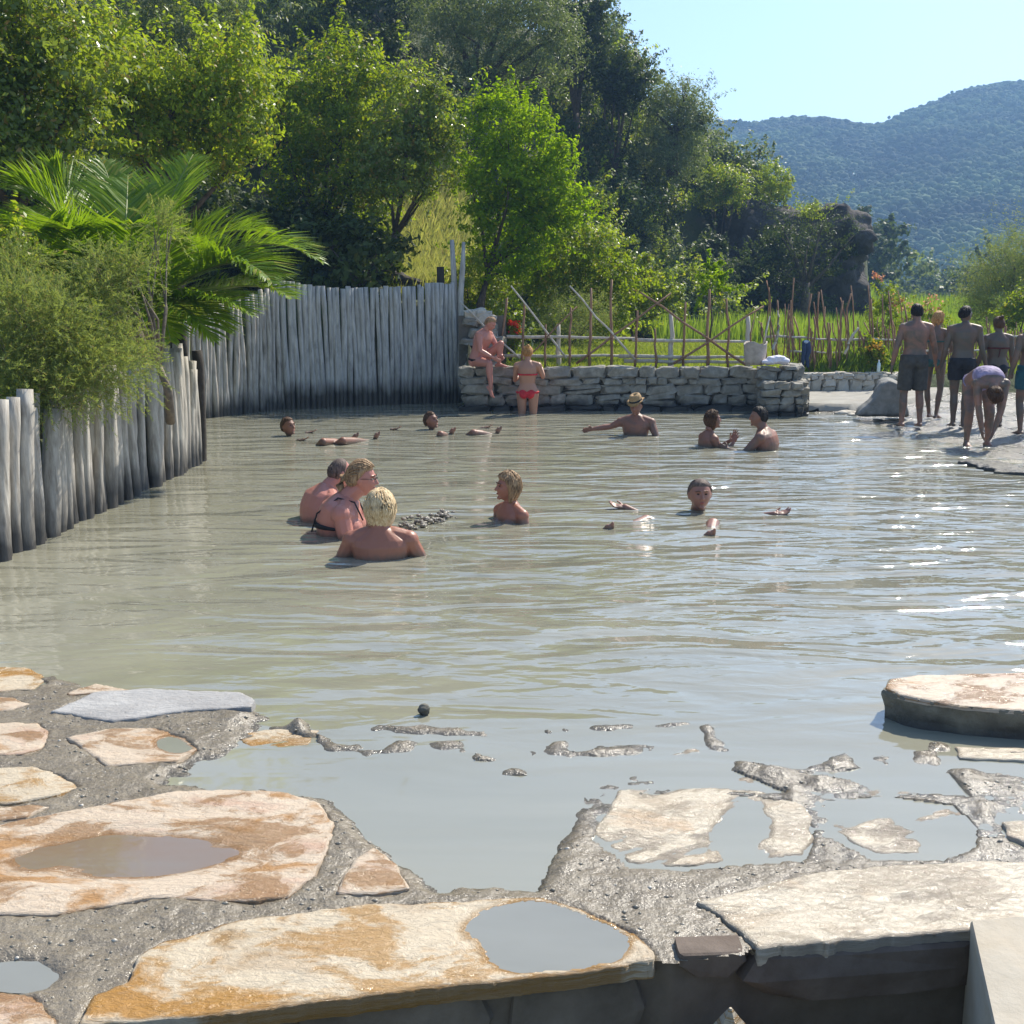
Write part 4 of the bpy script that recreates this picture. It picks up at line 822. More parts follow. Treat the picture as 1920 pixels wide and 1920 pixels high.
blades('weeds', scatter(4200, 1495, 1690, 22.5, 23.3, rg, .1), .38, .012, M['reed'], rg, lean=.25)
blades('dry_grass', scatter(42000, 720, 905, 22.5, 33, rg), .42, .013, M['dry_grass'], rg, lean=.3)
blades('dry_grass', scatter(9000, 540, 760, 22, 24, rg), .25, .010, M['dry_grass'], rg, lean=.3)
blades('bank_grass', (lambda a: a[a[:, 0] < -4.1])(scatter(22000, -60, 420, 8, 20, rg)), .35, .010, M['grass'], rg, lean=.3)

# --- palm
def frond(root, base, mid, tip, mat, seed, ll=.42, nl=64, droop=.25):
    rng = np.random.default_rng(seed); base, mid, tip = map(lambda v: np.asarray(v, float), (base, mid, tip)); T = np.linspace(0, 1, 26)
    c = lambda t: ((1 - t) ** 2)[:, None] * base + (2 * t * (1 - t))[:, None] * (2 * mid - .5 * base - .5 * tip) + (t ** 2)[:, None] * tip
    R = c(T); mb = MB(); mb.tube(list(R[::2]) + [R[-1]], list(np.linspace(.022, .005, 13)) + [.004], 5)
    fr = empty_part = mb.build('rachis', M['palm_stem'], None)
    t = np.linspace(.16, .995, nl); p = c(t); d = unit(c(t + .01) - p); side = unit(np.cross(d, np.array([0, 0, 1.]))); upv = unit(np.cross(side, d)); V = []
    prof = ll * np.clip(np.sin(np.clip(t * 1.05 + .08, 0, 1.1) * pi / 1.15), .15, 1) 
    for sg in (-1, 1):
        L = prof * rng.uniform(.85, 1.1, nl); dirv = unit(side * sg * rng.uniform(.75, 1, (nl, 1)) + d * rng.uniform(.75, 1.05, (nl, 1)) + upv * rng.uniform(.12, .4, (nl, 1)))
        e1 = p + dirv * (L * .55)[:, None]; e2 = e1 + unit(dirv - np.array([0, 0, droop]) ) * (L * .45)[:, None]; wv = unit(np.cross(dirv, upv) + rng.normal(0, .2, (nl, 3))) * .012
        V.append(np.stack([p - wv * .7, p + wv * .7, e1 + wv, e1 - wv], 1)); V.append(np.stack([e1 - wv, e1 + wv, e2 + wv * .1, e2 - wv * .1], 1))
    V = np.concatenate(V).reshape(-1, 3)
    o = leaves_obj('frond', V - np.array(root.location), mat, root); fr.name = 'rachis'; fr.parent = o; fr.location = -Vector(root.location); return o
M['palm_stem'] = plain('palm_stem', (.22, .26, .07), .5, .2, 6)
pb = P(238, 612, 12.3); palm = empty('palm_tree', pb + [0, 0, -.6], 0, 'feather palm with arching bright green fronds on the left bank', 'palm')
mb = MB(); mb.tube([[0, 0, -.8], [0, 0, .3], [0, 0, .6]], [.22, .24, .16], 12); mb.build('trunk', M['bark'], palm)
FR = [((15, 350), (110, 400), -.3, -.4), ((92, 305), (150, 410), .5, .3), ((190, 300), (222, 420), .6, .7), ((362, 290), (300, 430), .2, .6), ((418, 402), (335, 470), .5, .6), ((603, 492), (440, 468), .1, -.1), ((470, 512), (380, 500), -.3, -.5),
      ((548, 560), (420, 540), -.2, -.5), ((470, 590), (365, 560), -.9, -.9), ((60, 440), (120, 460), -.6, -.9), ((-10, 520), (80, 500), .0, -.2), ((130, 430), (170, 480), -.8, -1.0), ((250, 420), (240, 500), -.8, -1.0), ((330, 450), (290, 520), -.9, -1.0),
      ((270, 380), (250, 470), .9, 1.2), ((140, 350), (180, 450), .9, 1.3), ((395, 440), (320, 500), 1.0, 1.3), ((430, 620), (330, 560), -.6, -.6), ((40, 390), (120, 440), .8, 1.2), ((320, 640), (285, 570), -.9, -1.1), ((180, 520), (200, 540), -1.2, -1.2), ((520, 450), (390, 450), .3, .3), ((300, 340), (270, 450), .3, .8), ((60, 370), (140, 430), .1, .3), ((240, 330), (235, 440), .0, .6), ((510, 530), (400, 500), -.5, -.7), ((400, 640), (320, 570), -.9, -.9), ((-30, 430), (90, 450), .2, .2), ((100, 480), (150, 500), -1.0, -1.3)]
for i, (tp, md, d1, d2) in enumerate(FR):
    frond(palm, pb + [random.uniform(-.08, .08), random.uniform(-.08, .08), random.uniform(-.05, .1)], P(md[0], md[1], 12.3 + d1), P(tp[0], tp[1], 12.3 + d2 * 1.4), M['leaf_palm'], i, random.uniform(.62, .80), 92)

# --- tamarisk bush spilling over the low palisade
def tamarisk(label, lobes_px, D, n, seed):
    rng = np.random.default_rng(seed); L = [(P(l[0], l[1], D + l[4]), (l[2] * D / F, l[2] * D / F * .8, l[3] * D / F)) for l in lobes_px]
    b = P(lobes_px[0][0], lobes_px[0][1], D); b[2] = .7; root = empty('tamarisk_bush', b, 0, label, 'bush')
    C = []; Dv = []
    for c, r in L:
        m = int(n * (r[0] * r[2]) ** .9 / .25); d = unit(rng.normal(0, 1, (m, 3)) + [.1, -.1, .25]); s_ = c + d * np.array(r) * rng.uniform(.35, .95, (m, 1))
        ax = unit(d + rng.normal(0, .45, (m, 3)) + [0, 0, .1])
        for k in range(26):                                   # a spray: twiglets along a curved axis
            t = k / 25; q = s_ + ax * (t * .26) - np.array([0, 0, .06]) * t * t; sd_ = unit(rng.normal(0, 1, (m, 3))); 
            C.append(q + sd_ * .012 * (1.3 - t)); Dv.append(unit(ax + sd_ * .9))
    C = np.concatenate(C); Dv = np.concatenate(Dv); leaves_obj('foliage', leaf_arrays(C, .040, .16, .3, rng, Dv), M['leaf_tamarisk'], root, b)
    mb = MB(); branches(mb, (0, 0, 0), [(c - b, r) for c, r in L], .045, rng, 10); mb.build('stems', M['bark_grey'], root)
tamarisk('feathery grey green tamarisk bush spilling over the low palisade at the left edge', [(60, 620, 90, 90, 0), (130, 680, 80, 60, -.2), (-10, 700, 70, 80, -.6), (200, 640, 60, 50, .3), (60, 730, 80, 40, -.5), (170, 560, 60, 50, .3), (30, 520, 60, 60, .6), (230, 700, 50, 34, -.1), (100, 610, 60, 60, -.3), (20, 590, 60, 60, -.4), (150, 730, 60, 34, -.3), (240, 660, 36, 30, .2)], 9.1, 640, 3)
tamarisk('small feathery tuft of tamarisk between the palm fronds', [(300, 430, 26, 32, 0), (250, 510, 30, 24, -.6), (190, 500, 34, 26, -.7)], 10.3, 900, 4)
tree('shrub', 'leafy green bush at the left edge under the palm fronds', 'shrub', [(20, 480, 40, 50), (-10, 540, 50, 50), (80, 520, 40, 40)], 10.6, M['leaf_yellow'], 6000, .06, (20, 700), .03, None, .1, seed=41)

# --- middle distance and far hill
rd_ = np.random.default_rng(77)
for k in range(26):
    D = rd_.uniform(85, 150); px = rd_.uniform(1600, 1990); z = hz_at(px, D); R = rd_.uniform(1.8, 3.6); b = np.array([(px - 960) / 2135 * D, D, z - .3])
    lab = ('tall ' if R > 2.7 else 'low ') + ('dark green' if k % 3 else 'grey green') + ' distant tree on the plain ' + ('just right of the cliff' if px < 1665 else 'above the oleander flowers' if px < 1760 else 'above the standing bathers' if px < 1830 else 'behind the feathery tree')
    root = empty('distant_tree', b, 0, lab, 'tree', lab.replace('tree', 'trees', 1))
    L = [(np.array([0, 0, R * .9]), (R, R, R * .8))] + [(np.array([rd_.uniform(-R, R) * .8, 0, R * rd_.uniform(.5, 1.4)]), R * rd_.uniform(.4, .6)) for q in range(3)]
    leaves_obj('crown', leaf_arrays(lobe_points(L, 3600, R * .12, rd_, .6), .42, .6, .3, rd_), M['leaf_shade' if k % 3 else 'leaf_olive'], root)
    mb = MB(); mb.tube([[0, 0, 0], [0, 0, R * .8]], [.25, .15], 6); mb.build('trunk', M['bark'], root)
def forest(n, d0, d1, s0, s1):
    rng = np.random.default_rng(3); D = np.sqrt(rng.uniform(d0 ** 2, d1 ** 2, n)); px = rng.uniform(1285, 2080, n); x = (px - 960) / 2135 * D; z = terrain_z(x, D)
    ok = z > .6; x, D, z = x[ok], D[ok], z[ok]; n = len(x)
    t = (1 + 5 ** .5) / 2; v = unit(np.array([(-1, t, 0), (1, t, 0), (-1, -t, 0), (1, -t, 0), (0, -1, t), (0, 1, t), (0, -1, -t), (0, 1, -t), (t, 0, -1), (t, 0, 1), (-t, 0, -1), (-t, 0, 1)], float))
    f = np.array([(0, 11, 5), (0, 5, 1), (0, 1, 7), (0, 7, 10), (0, 10, 11), (1, 5, 9), (5, 11, 4), (11, 10, 2), (10, 7, 6), (7, 1, 8), (3, 9, 4), (3, 4, 2), (3, 2, 6), (3, 6, 8), (3, 8, 9), (4, 9, 5), (2, 4, 11), (6, 2, 10), (8, 6, 7), (9, 8, 1)])
    K = 5; c = np.stack([x, D, z], 1)[:, None, :] + rng.normal(0, 1, (n, K, 3)) * np.array([1.5, 1.4, .6]) + [0, 0, .8]; s_ = rng.uniform(s0, s1, (n, 1)) * rng.uniform(.35, .8, (n, K))
    V = c.reshape(-1, 1, 3) + v[None] * s_.reshape(-1, 1, 1) * rng.uniform(.7, 1.3, (n * K, 12, 1)) * np.array([1, 1, .8]); Fq = (f[None] + 12 * np.arange(n * K)[:, None, None]).reshape(-1, 3)
    o = put('distant_forest', mesh('distant_forest', V.reshape(-1, 3), Fq), M['far_leaf']); o['kind'] = 'stuff'
forest(14500, 200, 545, .8, 2.2)

# ------------------------------------------------------------ people
def skin_mat(name, col, mud=0.0, mudz=None, mudcol=(.105, .088, .066)):
    t = NT(name); p = t.pos(obj=True); f = t.noise(p, 5, 5, .6, .5); f2 = t.noise(p, 40, 3)
    c = t.mix(t.math('MULTIPLY', f2, .35), col, tuple(np.array(col) * np.array([.8, .62, .55]))); c = t.mix(t.math('MULTIPLY', f, .35), c, tuple(np.minimum(np.array(col) * np.array([1.1, .85, .8]), 1)))
    r = .42
    if mud > 0:
        m_ = t.ramp(f, [(.50 - mud * .22, 0.), (.78 - mud * .22, .95)]); c = t.mix(m_, c, mudcol); r = .5
    if mudz is not None:
        sep = t.n('ShaderNodeSeparateXYZ'); t.l(t.n('ShaderNodeNewGeometry').outputs['Position'], sep.inputs[0])
        z = t.math('ADD', sep.outputs[2], t.math('MULTIPLY', t.math('SUBTRACT', f, .5), .12)); c = t.mix(t.ramp(z, [(max(mudz - .01, 0), .7), (mudz + .03, 0.)]), c, mudcol)
    return t.set(c, r, t.bump(f2, .002, .5), sss=.0)
def hair_mat(name, a, b):
    t = NT(name); p = t.pos((60, 60, 9), obj=True); f = t.noise(p, 1.6, 4, .6, .6); c = t.mix(t.ramp(f, [(.35, 0.), (.65, 1.)]), a, b); return t.set(c, .55, t.bump(f, .006, 1.), spec=.2)
SK = dict(pink=skin_mat('pink_skin', (.50, .22, .165), 0, .02), tan=skin_mat('tanned_skin', (.34, .145, .09), 0, .02), brown=skin_mat('brown_skin', (.27, .125, .08), .22, .02), fair=skin_mat('fair_skin', (.42, .23, .15)),
          face=skin_mat('face_skin', (.31, .15, .10), 0, .01), mud=skin_mat('muddy_skin', (.24, .13, .08), .75), mud2=skin_mat('mud_coated_skin', (.20, .11, .07), .95), mudface=skin_mat('dark_muddy_skin', (.16, .085, .055), .5, None, (.06, .055, .045)), legs=skin_mat('muddy_pink_skin', (.33, .165, .11), .62))
HR = dict(dark=hair_mat('dark_hair', (.012, .010, .009), (.035, .026, .02)), brown=hair_mat('brown_hair', (.05, .025, .014), (.13, .065, .03)), blonde=hair_mat('blonde_hair', (.50, .34, .16), (.85, .67, .42)), darkblonde=hair_mat('dark_blonde_hair', (.15, .085, .045), (.50, .33, .18)),
          ginger=hair_mat('ginger_hair', (.28, .11, .03), (.62, .34, .12)), light=hair_mat('pale_brown_hair', (.22, .13, .07), (.45, .28, .15)), grey=hair_mat('short_grey_brown_hair', (.07, .05, .04), (.2, .14, .11)))
cloth = lambda n, c: plain(n, c, .75, .3, 14, .01)
CL = dict(grey=cloth('muddy_grey_cloth', (.055, .05, .042)), black=cloth('black_cloth', (.012, .012, .016)), teal=cloth('teal_cloth', (.01, .075, .095)), red=cloth('red_cloth', (.55, .02, .03)), lilac=cloth('lilac_cloth', (.30, .24, .36)), green=cloth('green_cloth', (.03, .10, .09)), maroon=cloth('maroon_cloth', (.10, .02, .02)))
def headpt(n, w_=1.0):
    x, y, z = n[..., 0], n[..., 1], n[..., 2]
    rx, ry, rz = .076 * w_, .096, .118
    low = np.clip(-z, 0, 1); X = x * rx * (1 - .34 * low ** 1.6) * (1 - .05 * np.clip(y, 0, 1)); Yy = y * ry; Z = z * rz
    Yy = np.where(y > 0, Yy * (1 - .12 * np.clip(z, 0, 1) ** 2), Yy * (1 - .42 * low ** 1.3)); Yy = Yy + .012 * low * (y > -.2)
    e = np.exp(-(((np.abs(X) - .031) / .017) ** 2 + ((Z - .012) / .014) ** 2)) * (y > 0); Yy = Yy - .011 * e
    ck = np.exp(-(((np.abs(X) - .042) / .02) ** 2 + ((Z + .022) / .02) ** 2)) * (y > 0); Yy = Yy + .004 * ck
    return np.stack([X, Yy, Z], -1)
def sphere_dirs(nu, nv):
    ph = -pi / 2 + pi * (np.arange(nv) + .5) / nv; th = np.linspace(0, 2 * pi, nu, endpoint=False); T, Ph = np.meshgrid(th, ph)
    return np.stack([np.cos(T) * np.cos(Ph), np.sin(T) * np.cos(Ph), np.sin(Ph)], -1)
def add_head(mb, c, Mh, k=1.0, w_=1.0):
    S = sphere_dirs(40, 28); V = headpt(S, w_) * k; mb.rings([c + V[i] @ Mh.T for i in range(len(V))])
    pt = lambda x, y, z: c + Mh @ (np.array([x, y, z]) * k)
    mb.tube([pt(0, .090, .018), pt(0, .102, -.004), pt(0, .110, -.022)], [.007 * k, .009 * k, .012 * k], 8, True)
    for s_ in (-1, 1):
        mb.ell(pt(s_ * .011, .098, -.026), (.009 * k, .009 * k, .007 * k), Mh, 8, 6)
        mb.ell(pt(s_ * .077 * w_, -.006, -.002), (.008 * k, .018 * k, .031 * k), Mh, 10, 8)
        mb.tube([pt(s_ * .012, .092, .031), pt(s_ * .046, .081, .030)], .0065 * k, 8, True)
    mb.ell(pt(0, .086, -.057), (.022 * k, .010 * k, .009 * k), Mh, 10, 6); mb.ell(pt(0, .078, -.093), (.024 * k, .018 * k, .016 * k), Mh, 10, 6)
def hair_cap(c, Mh, k, T=.016, style='short', seed=0, w_=1.0):
    mb = MB(); S = sphere_dirs(56, 36); x, y, z = S[..., 0], S[..., 1], S[..., 2]
    if style == 'bald': line = np.interp(y, [-1, -.4, .1, .3, 1], [-.62, -.45, -.1, .9, 1.4])
    elif style in ('bob', 'long'): line = np.interp(y, [-1, -.1, .25, .5, 1], [-1.1, -.95, .0, .48, .60])
    else: line = np.interp(y, [-1, -.3, .10, .4, 1], [-.62, -.30, .26, .56, .66])
    az = np.arctan2(x, y); nz = fbm(az * 5, z * 2.5, seed, 4); h = z - line
    th = T * sstep(-.04, .14, h) * (1 + (.55 if style in ('curly', 'bob') else .3) * nz) - .02 * (1 - sstep(-.12, -.02, h))
    if style == 'bald': th = np.where(h > 0, th * .35 + .001, th)
    if style == 'bob': th = th + .012 * sstep(-.2, -.8, z) * (h > 0) * (y < .2)
    V = headpt(S, w_) * k * 1.0 + S * th[..., None] * k
    mb.rings([c + V[i] @ Mh.T for i in range(len(V))])
    if k > .9 and style != 'curly':                          # locks lying over the cap
        rr = np.random.default_rng(seed); n_l = 90 if style in ('short', 'bald') else 260
        for q in range(n_l):
            n0 = unit(rr.normal(0, 1, 3) + [0, -.25, .5]); pts = []
            for stp in range(6):
                n1 = unit(n0 + (np.array([n0[0] * .5, n0[1] * .5 - .06, -.22 * stp]) if style not in ('pony', 'bun') else np.array([0, -.30 * stp, -.02 * stp])) + rr.normal(0, .025, 3))
                hh = n1[2] - float(np.interp(n1[1], [-1, -.3, .10, .4, 1], [-.62, -.30, .26, .56, .66]) if style not in ('bob', 'long') else np.interp(n1[1], [-1, -.1, .25, .5, 1], [-1.1, -.95, .0, .48, .60]))
                if style == 'bald' and n1[2] > .45: break
                if hh < .02: break
                pts.append(c + Mh @ ((headpt(n1, w_) + n1 * (T * (.35 if style == 'bald' else 1.) * (.9 + .25 * rr.uniform()) + .002)) * k))
            if len(pts) > 2: mb.tube(pts, [.0035 * k] + [.0055 * k] * (len(pts) - 2) + [.0015 * k], 4)
    return mb
def add_hand(mb, w, d, n, side, curl=.35, k=1.0, spread=0.0):
    d = unit(np.asarray(d, float)); n = np.asarray(n, float); n = unit(n - d * (n @ d)); a = np.cross(d, n) * side
    mb.ell(w + d * .045 * k, (.038 * k, .05 * k, .016 * k), np.stack([a, d, n], 1), 10, 8)
    for q, L in enumerate((.068, .078, .072, .055)):
        o = (q - 1.5); b = w + d * (.080 - .004 * abs(o)) * k + a * (-o) * .019 * k; dd = unit(d + a * (-o) * (.06 + spread)); e = b + unit(dd + n * curl * .5) * L * .5 * k; f_ = e + unit(dd + n * curl * (1.3 + .15 * q)) * L * .5 * k
        mb.tube([b - dd * .015, e, f_], [.0092 * k, .0088 * k, .0072 * k], 7, True)
    tb = w + d * .022 * k + a * .028 * k; e = tb + unit(d * .6 + a * .75 + n * .25) * .035 * k; mb.tube([tb, e, e + unit(d * .85 + a * .35 + n * .3) * .032 * k], [.012 * k, .0105 * k, .008 * k], 7, True)
def add_foot(mb, an, d, up, k=1.0):
    d = unit(np.asarray(d, float)); up = np.asarray(up, float); up = unit(up - d * (up @ d)); a = np.cross(d, up)
    mb.tube([an - d * .045 * k - up * .045 * k, an + d * .03 * k - up * .035 * k, an + d * .09 * k - up * .05 * k, an + d * .135 * k - up * .058 * k], [.034 * k, .036 * k, .034 * k, .028 * k], 10, True, .85)
    mb.ell(an + d * .115 * k - up * .058 * k, (.045 * k, .04 * k, .018 * k), np.stack([a, d, up], 1), 10, 8)
    for q in range(5):
        o = q - 2; b = an + d * (.135 - .010 * q * .8) * k + a * o * .019 * k - up * .062 * k; mb.tube([b, b + d * (.038 - .003 * q) * k], [(.0135 if q == 0 else .010) * k, (.012 if q == 0 else .008) * k], 7, True)
SEC = [(-.13, .075, .075), (-.05, .135, .105), (.02, .168, .122), (.12, .165, .118), (.30, .138, .098), (.46, .143, .102), (.64, .163, .115), (.80, .176, .112), (.90, .160, .092), (.97, .095, .075), (1.03, .062, .062)]
def torso_frames(J, ts, wide=1.0, deep=1.0, fem=0.0, infl=0.0):
    sp = np.array([J['pelvis'], J['waist'], J['chest'], J['neck']], float); L = np.concatenate([[0], np.cumsum(np.linalg.norm(np.diff(sp, axis=0), axis=1))]); L /= L[-1]
    sH = unit(np.array(J['hipR'], float) - J['hipL']); sS = unit(np.array(J['shR'], float) - J['shL']); out = []
    for t in ts:
        def at(u):
            if u <= 0: return sp[0] + (sp[1] - sp[0]) / L[1] * u
            if u >= 1: return sp[3] + unit(sp[3] - sp[2]) * (u - 1) * .55
            return np.array([np.interp(u, L, sp[:, i]) for i in range(3)])
        c = (at(t - .07) + 2 * at(t) + at(t + .07)) / 4; d = unit(at(t + .08) - at(t - .08)); f = np.clip(t, 0, 1); s_ = unit(sH * (1 - f) + sS * f); s_ = unit(s_ - d * (s_ @ d)); fw = np.cross(d, s_)
        hw = np.interp(t, [q[0] for q in SEC], [q[1] for q in SEC]) * wide; hd = np.interp(t, [q[0] for q in SEC], [q[2] for q in SEC]) * deep
        hw *= 1 + fem * (.10 * math.exp(-((t - .02) / .12) ** 2) - .10 * math.exp(-((t - .33) / .14) ** 2) - .12 * math.exp(-((t - .85) / .2) ** 2))
        out.append((c, s_, -fw if False else fw, d, hw + infl, hd + infl))
    return out
def loft(mb, fr, n=20, pw=.85):
    th = np.linspace(0, 2 * pi, n, endpoint=False); cx, sy = np.sign(np.cos(th)) * np.abs(np.cos(th)) ** pw, np.sign(np.sin(th)) * np.abs(np.sin(th)) ** pw
    mb.rings([c + np.outer(cx * hw, s_) + np.outer(sy * hd, f) for c, s_, f, d, hw, hd in fr])
DJ = dict(pelvis=(0, 0, .95), waist=(0, .0, 1.10), chest=(0, -.01, 1.30), neck=(0, -.01, 1.49), head=(0, .025, 1.63), hipR=(.095, 0, .92), hipL=(-.095, 0, .92), shR=(.185, -.01, 1.42), shL=(-.185, -.01, 1.42),
          elR=(.25, -.03, 1.13), elL=(-.25, -.03, 1.13), wrR=(.28, .04, .88), wrL=(-.28, .04, .88), knR=(.11, .02, .49), knL=(-.11, .02, .49), anR=(.12, -.02, .085), anL=(-.12, -.02, .085))
def person(label, loc, yaw=0.0, J=None, s=1.0, skin='tan', hair='dark', style='short', hT=.016, look=(0, 0, 0), wide=1.0, deep=1.0, fem=0, legs=True, arms='RL', limb=1.0, vox=.008, clothes=(), hands=None, feet=None, face=False, extra=None, breasts=0, headk=1.0, hand_curl=.35, trap=1.0, headw=1.0):
    j = dict(DJ); j.update(J or {}); j = {k: np.array(v, float) * s for k, v in j.items()}
    root = empty('person', loc, yaw, label, 'person'); mb = MB(); k = s
    loft(mb, torso_frames(j, np.linspace(-.13, 1.03, 16), wide * s, deep * s, fem)); l = limb * s
    up = unit(j['neck'] - j['chest'])
    hy, hp, hr = look; Mh = Rz(hy) @ Rx(hp) @ Ry(hr); hc = j['head']; hk = headk * s
    mb.tube([j['neck'] - up * .06 * s, j['neck'] + up * .03 * s, hc + Mh @ np.array([0, -.02, -.06]) * hk], [.070 * l, .058 * l, .056 * l], 12)
    for sd_ in 'RL':
        sh = j['sh' + sd_]; mb.tube([j['neck'] - up * .03 * s * trap, (j['neck'] + sh) / 2 + up * .003, sh + up * .015 * s], [.058 * l, .052 * l, .050 * l], 10, True); mb.ell(sh, np.array([.064, .064, .064]) * l)
        if sd_ in arms:
            e, w_ = j['el' + sd_], j['wr' + sd_]; mb.tube([sh, sh * .55 + e * .45, e], [.057 * l, .052 * l, .040 * l], 10, True); mb.tube([e, e * .65 + w_ * .35, w_], [.041 * l, .043 * l, .027 * l], 10, True)
            h = (hands or {}).get(sd_); d = unit(w_ - e); nn = h[1] if h else ((-1 if sd_ == 'R' else 1), 0, 0); sp_ = h[3] if h and len(h) > 3 else 0
            add_hand(mb, w_, h[0] if h and h[0] is not None else d, nn, (1 if sd_ == 'R' else -1) * (h[2] if h and len(h) > 2 else 1), hand_curl, s, sp_)
        if legs:
            hp_, kn, an = j['hip' + sd_], j['kn' + sd_], j['an' + sd_]; mb.tube([hp_, hp_ * .6 + kn * .4, kn], [.092 * l * (1 + .08 * fem), .080 * l, .056 * l], 12, True)
            b = unit(np.cross(kn - hp_, np.array([1., 0, 0]))); mb.tube([kn, kn * .66 + an * .34 - np.array([0, .012, 0]) * s, kn * .25 + an * .75, an], [.054 * l, .058 * l, .040 * l, .035 * l], 12, True)
            fd = (feet or {}).get(sd_, ((.12 if sd_ == 'R' else -.12, 1, -.02), (0, 0, 1))); add_foot(mb, an, fd[0], fd[1], s)
    fr0 = torso_frames(j, [.0, .70], wide * s, deep * s, fem)
    for sg in (-1, 1):
        c, s_, f, d, hw, hd = fr0[0]; mb.ell(c + s_ * sg * .075 * s * wide - f * .06 * s - d * .02 * s, np.array([.085, .075, .09]) * s * wide)
        if breasts: c, s_, f, d, hw, hd = fr0[1]; mb.ell(c + s_ * sg * .08 * s * wide + f * (hd * .75) - d * .02 * s, np.array([.068, .06, .065]) * s * breasts)
        else: c, s_, f, d, hw, hd = fr0[1]; mb.ell(c + s_ * sg * .075 * s + f * (hd * .55) + d * .02, np.array([.08, .05, .06]) * s)
    add_head(mb, hc, Mh, hk, headw)
    if extra: extra(mb)
    remesh_obj(mb, 'body', SK[skin], vox, root, 2)
    if style:
        hm_ = hair_cap(hc, Mh, hk, hT, style, random.randrange(99), headw); pt = lambda x, y, z: hc + Mh @ (np.array([x, y, z]) * hk)
        if style == 'bun': hm_.ell(pt(0, -.09, .10), np.array([.04, .038, .036]) * hk); hm_.ell(pt(.012, -.10, .115), np.array([.028, .03, .03]) * hk)
        if style == 'pony': hm_.tube([pt(0, -.09, .02), pt(0, -.135, .0), pt(0, -.155, -.06), pt(.0, -.14, -.11)], [.022 * hk, .03 * hk, .032 * hk, .012 * hk], 10, True)
        if style == 'curly':
            rr = np.random.default_rng(4)
            for q in range(46):
                n_ = unit(rr.normal(0, 1, 3)); 
                if n_[1] > .45 and n_[2] < .55: continue
                if n_[2] < -.75: continue
                hm_.ell(hc + Mh @ (headpt(n_) * 1.12 * hk), .026 * hk, None, 8, 6)
        o = hm_.build('hair', HR[hair], root)
    if face:
        pt = lambda x, y, z: hc + Mh @ (np.array([x, y, z]) * hk)
        for sg in (-1, 1):
            m1 = MB(); m1.ell(pt(sg * .031, .0855, .012), (.0105 * hk, .006 * hk, .0055 * hk), Mh, 8, 6); m1.build('eye', MT['eye'], root)
            m1 = MB(); m1.tube([pt(sg * .016, .0975, .033), pt(sg * .032, .0955, .038), pt(sg * .050, .080, .031)], .0036 * hk, 6, True); m1.build('eyebrow', HR['brown'], root)
        m1 = MB(); m1.ell(pt(0, .0955, -.056), (.021 * hk, .005 * hk, .0055 * hk), Mh, 10, 6); m1.build('lips', MT['lips'], root)
    for c in clothes:
        kind, col = c[0], c[1]; m1 = MB()
        if kind == 'shorts':
            loft(m1, torso_frames(j, [-.16, -.08, 0, .06, .12, c[3] if len(c) > 3 else .16], wide * s * 1.03, deep * s * 1.05, fem, .012 * s))
            for sd_ in 'RL':
                hp_, kn = j['hip' + sd_], j['kn' + sd_]; e = hp_ + (kn - hp_) * c[2]; m1.tube([hp_ + (0, 0, .02), hp_ * .5 + e * .5, e], [.108 * l, .106 * l, .100 * l], 14)
            c0, s_, f, d, hw, hd = torso_frames(j, [0], wide * s, deep * s)[0]
            for sg in (-1, 1): m1.ell(c0 + s_ * sg * .075 * s - f * .065 * s - d * .02 * s, np.array([.092, .08, .10]) * s * wide)
            remesh_obj(m1, 'shorts', CL[col], .010, root, 2, (.012, .06))
        if kind == 'briefs':
            loft(m1, torso_frames(j, [-.15, -.08, -.02, .05], wide * s * 1.02, deep * s * 1.05, fem, .018 * s))
            c0, s_, f, d, hw, hd = torso_frames(j, [0], wide * s, deep * s)[0]
            for sg in (-1, 1): m1.ell(c0 + s_ * sg * .062 * s * wide - f * .064 * s - d * .015 * s, np.array([.088, .086, .088]) * s * wide)
            remesh_obj(m1, 'swim_briefs', CL[col], .008, root, 1)
        if kind == 'band':
            loft(m1, torso_frames(j, [c[2] - .022, c[2], c[2] + .022], wide * s, deep * s, fem, .013 * s)); m1.build('bikini_top', CL[col], root)
        if kind == 'strap':
            m1.tube([np.array(q) * s for q in c[2]], .007 * s, 6); m1.build('strap', CL[col], root)
        if kind == 'top':
            loft(m1, torso_frames(j, np.linspace(c[2], c[3], 7), wide * s * 1.02, deep * s * 1.04, fem, .010 * s)); remesh_obj(m1, 'swim_top', CL[col], .010, root, 1, (.012, .05))
    return root
MT = dict(eye=plain('eye', (.03, .02, .015), .2, .1), lips=plain('lips', (.30, .07, .06), .45, .1), glass=plain('spectacle_frame', (.02, .02, .02), .3, .1))
g3 = lambda px, py, z=0: np.array([*G(px, py, z)[:2], 0.])
R_ = radians
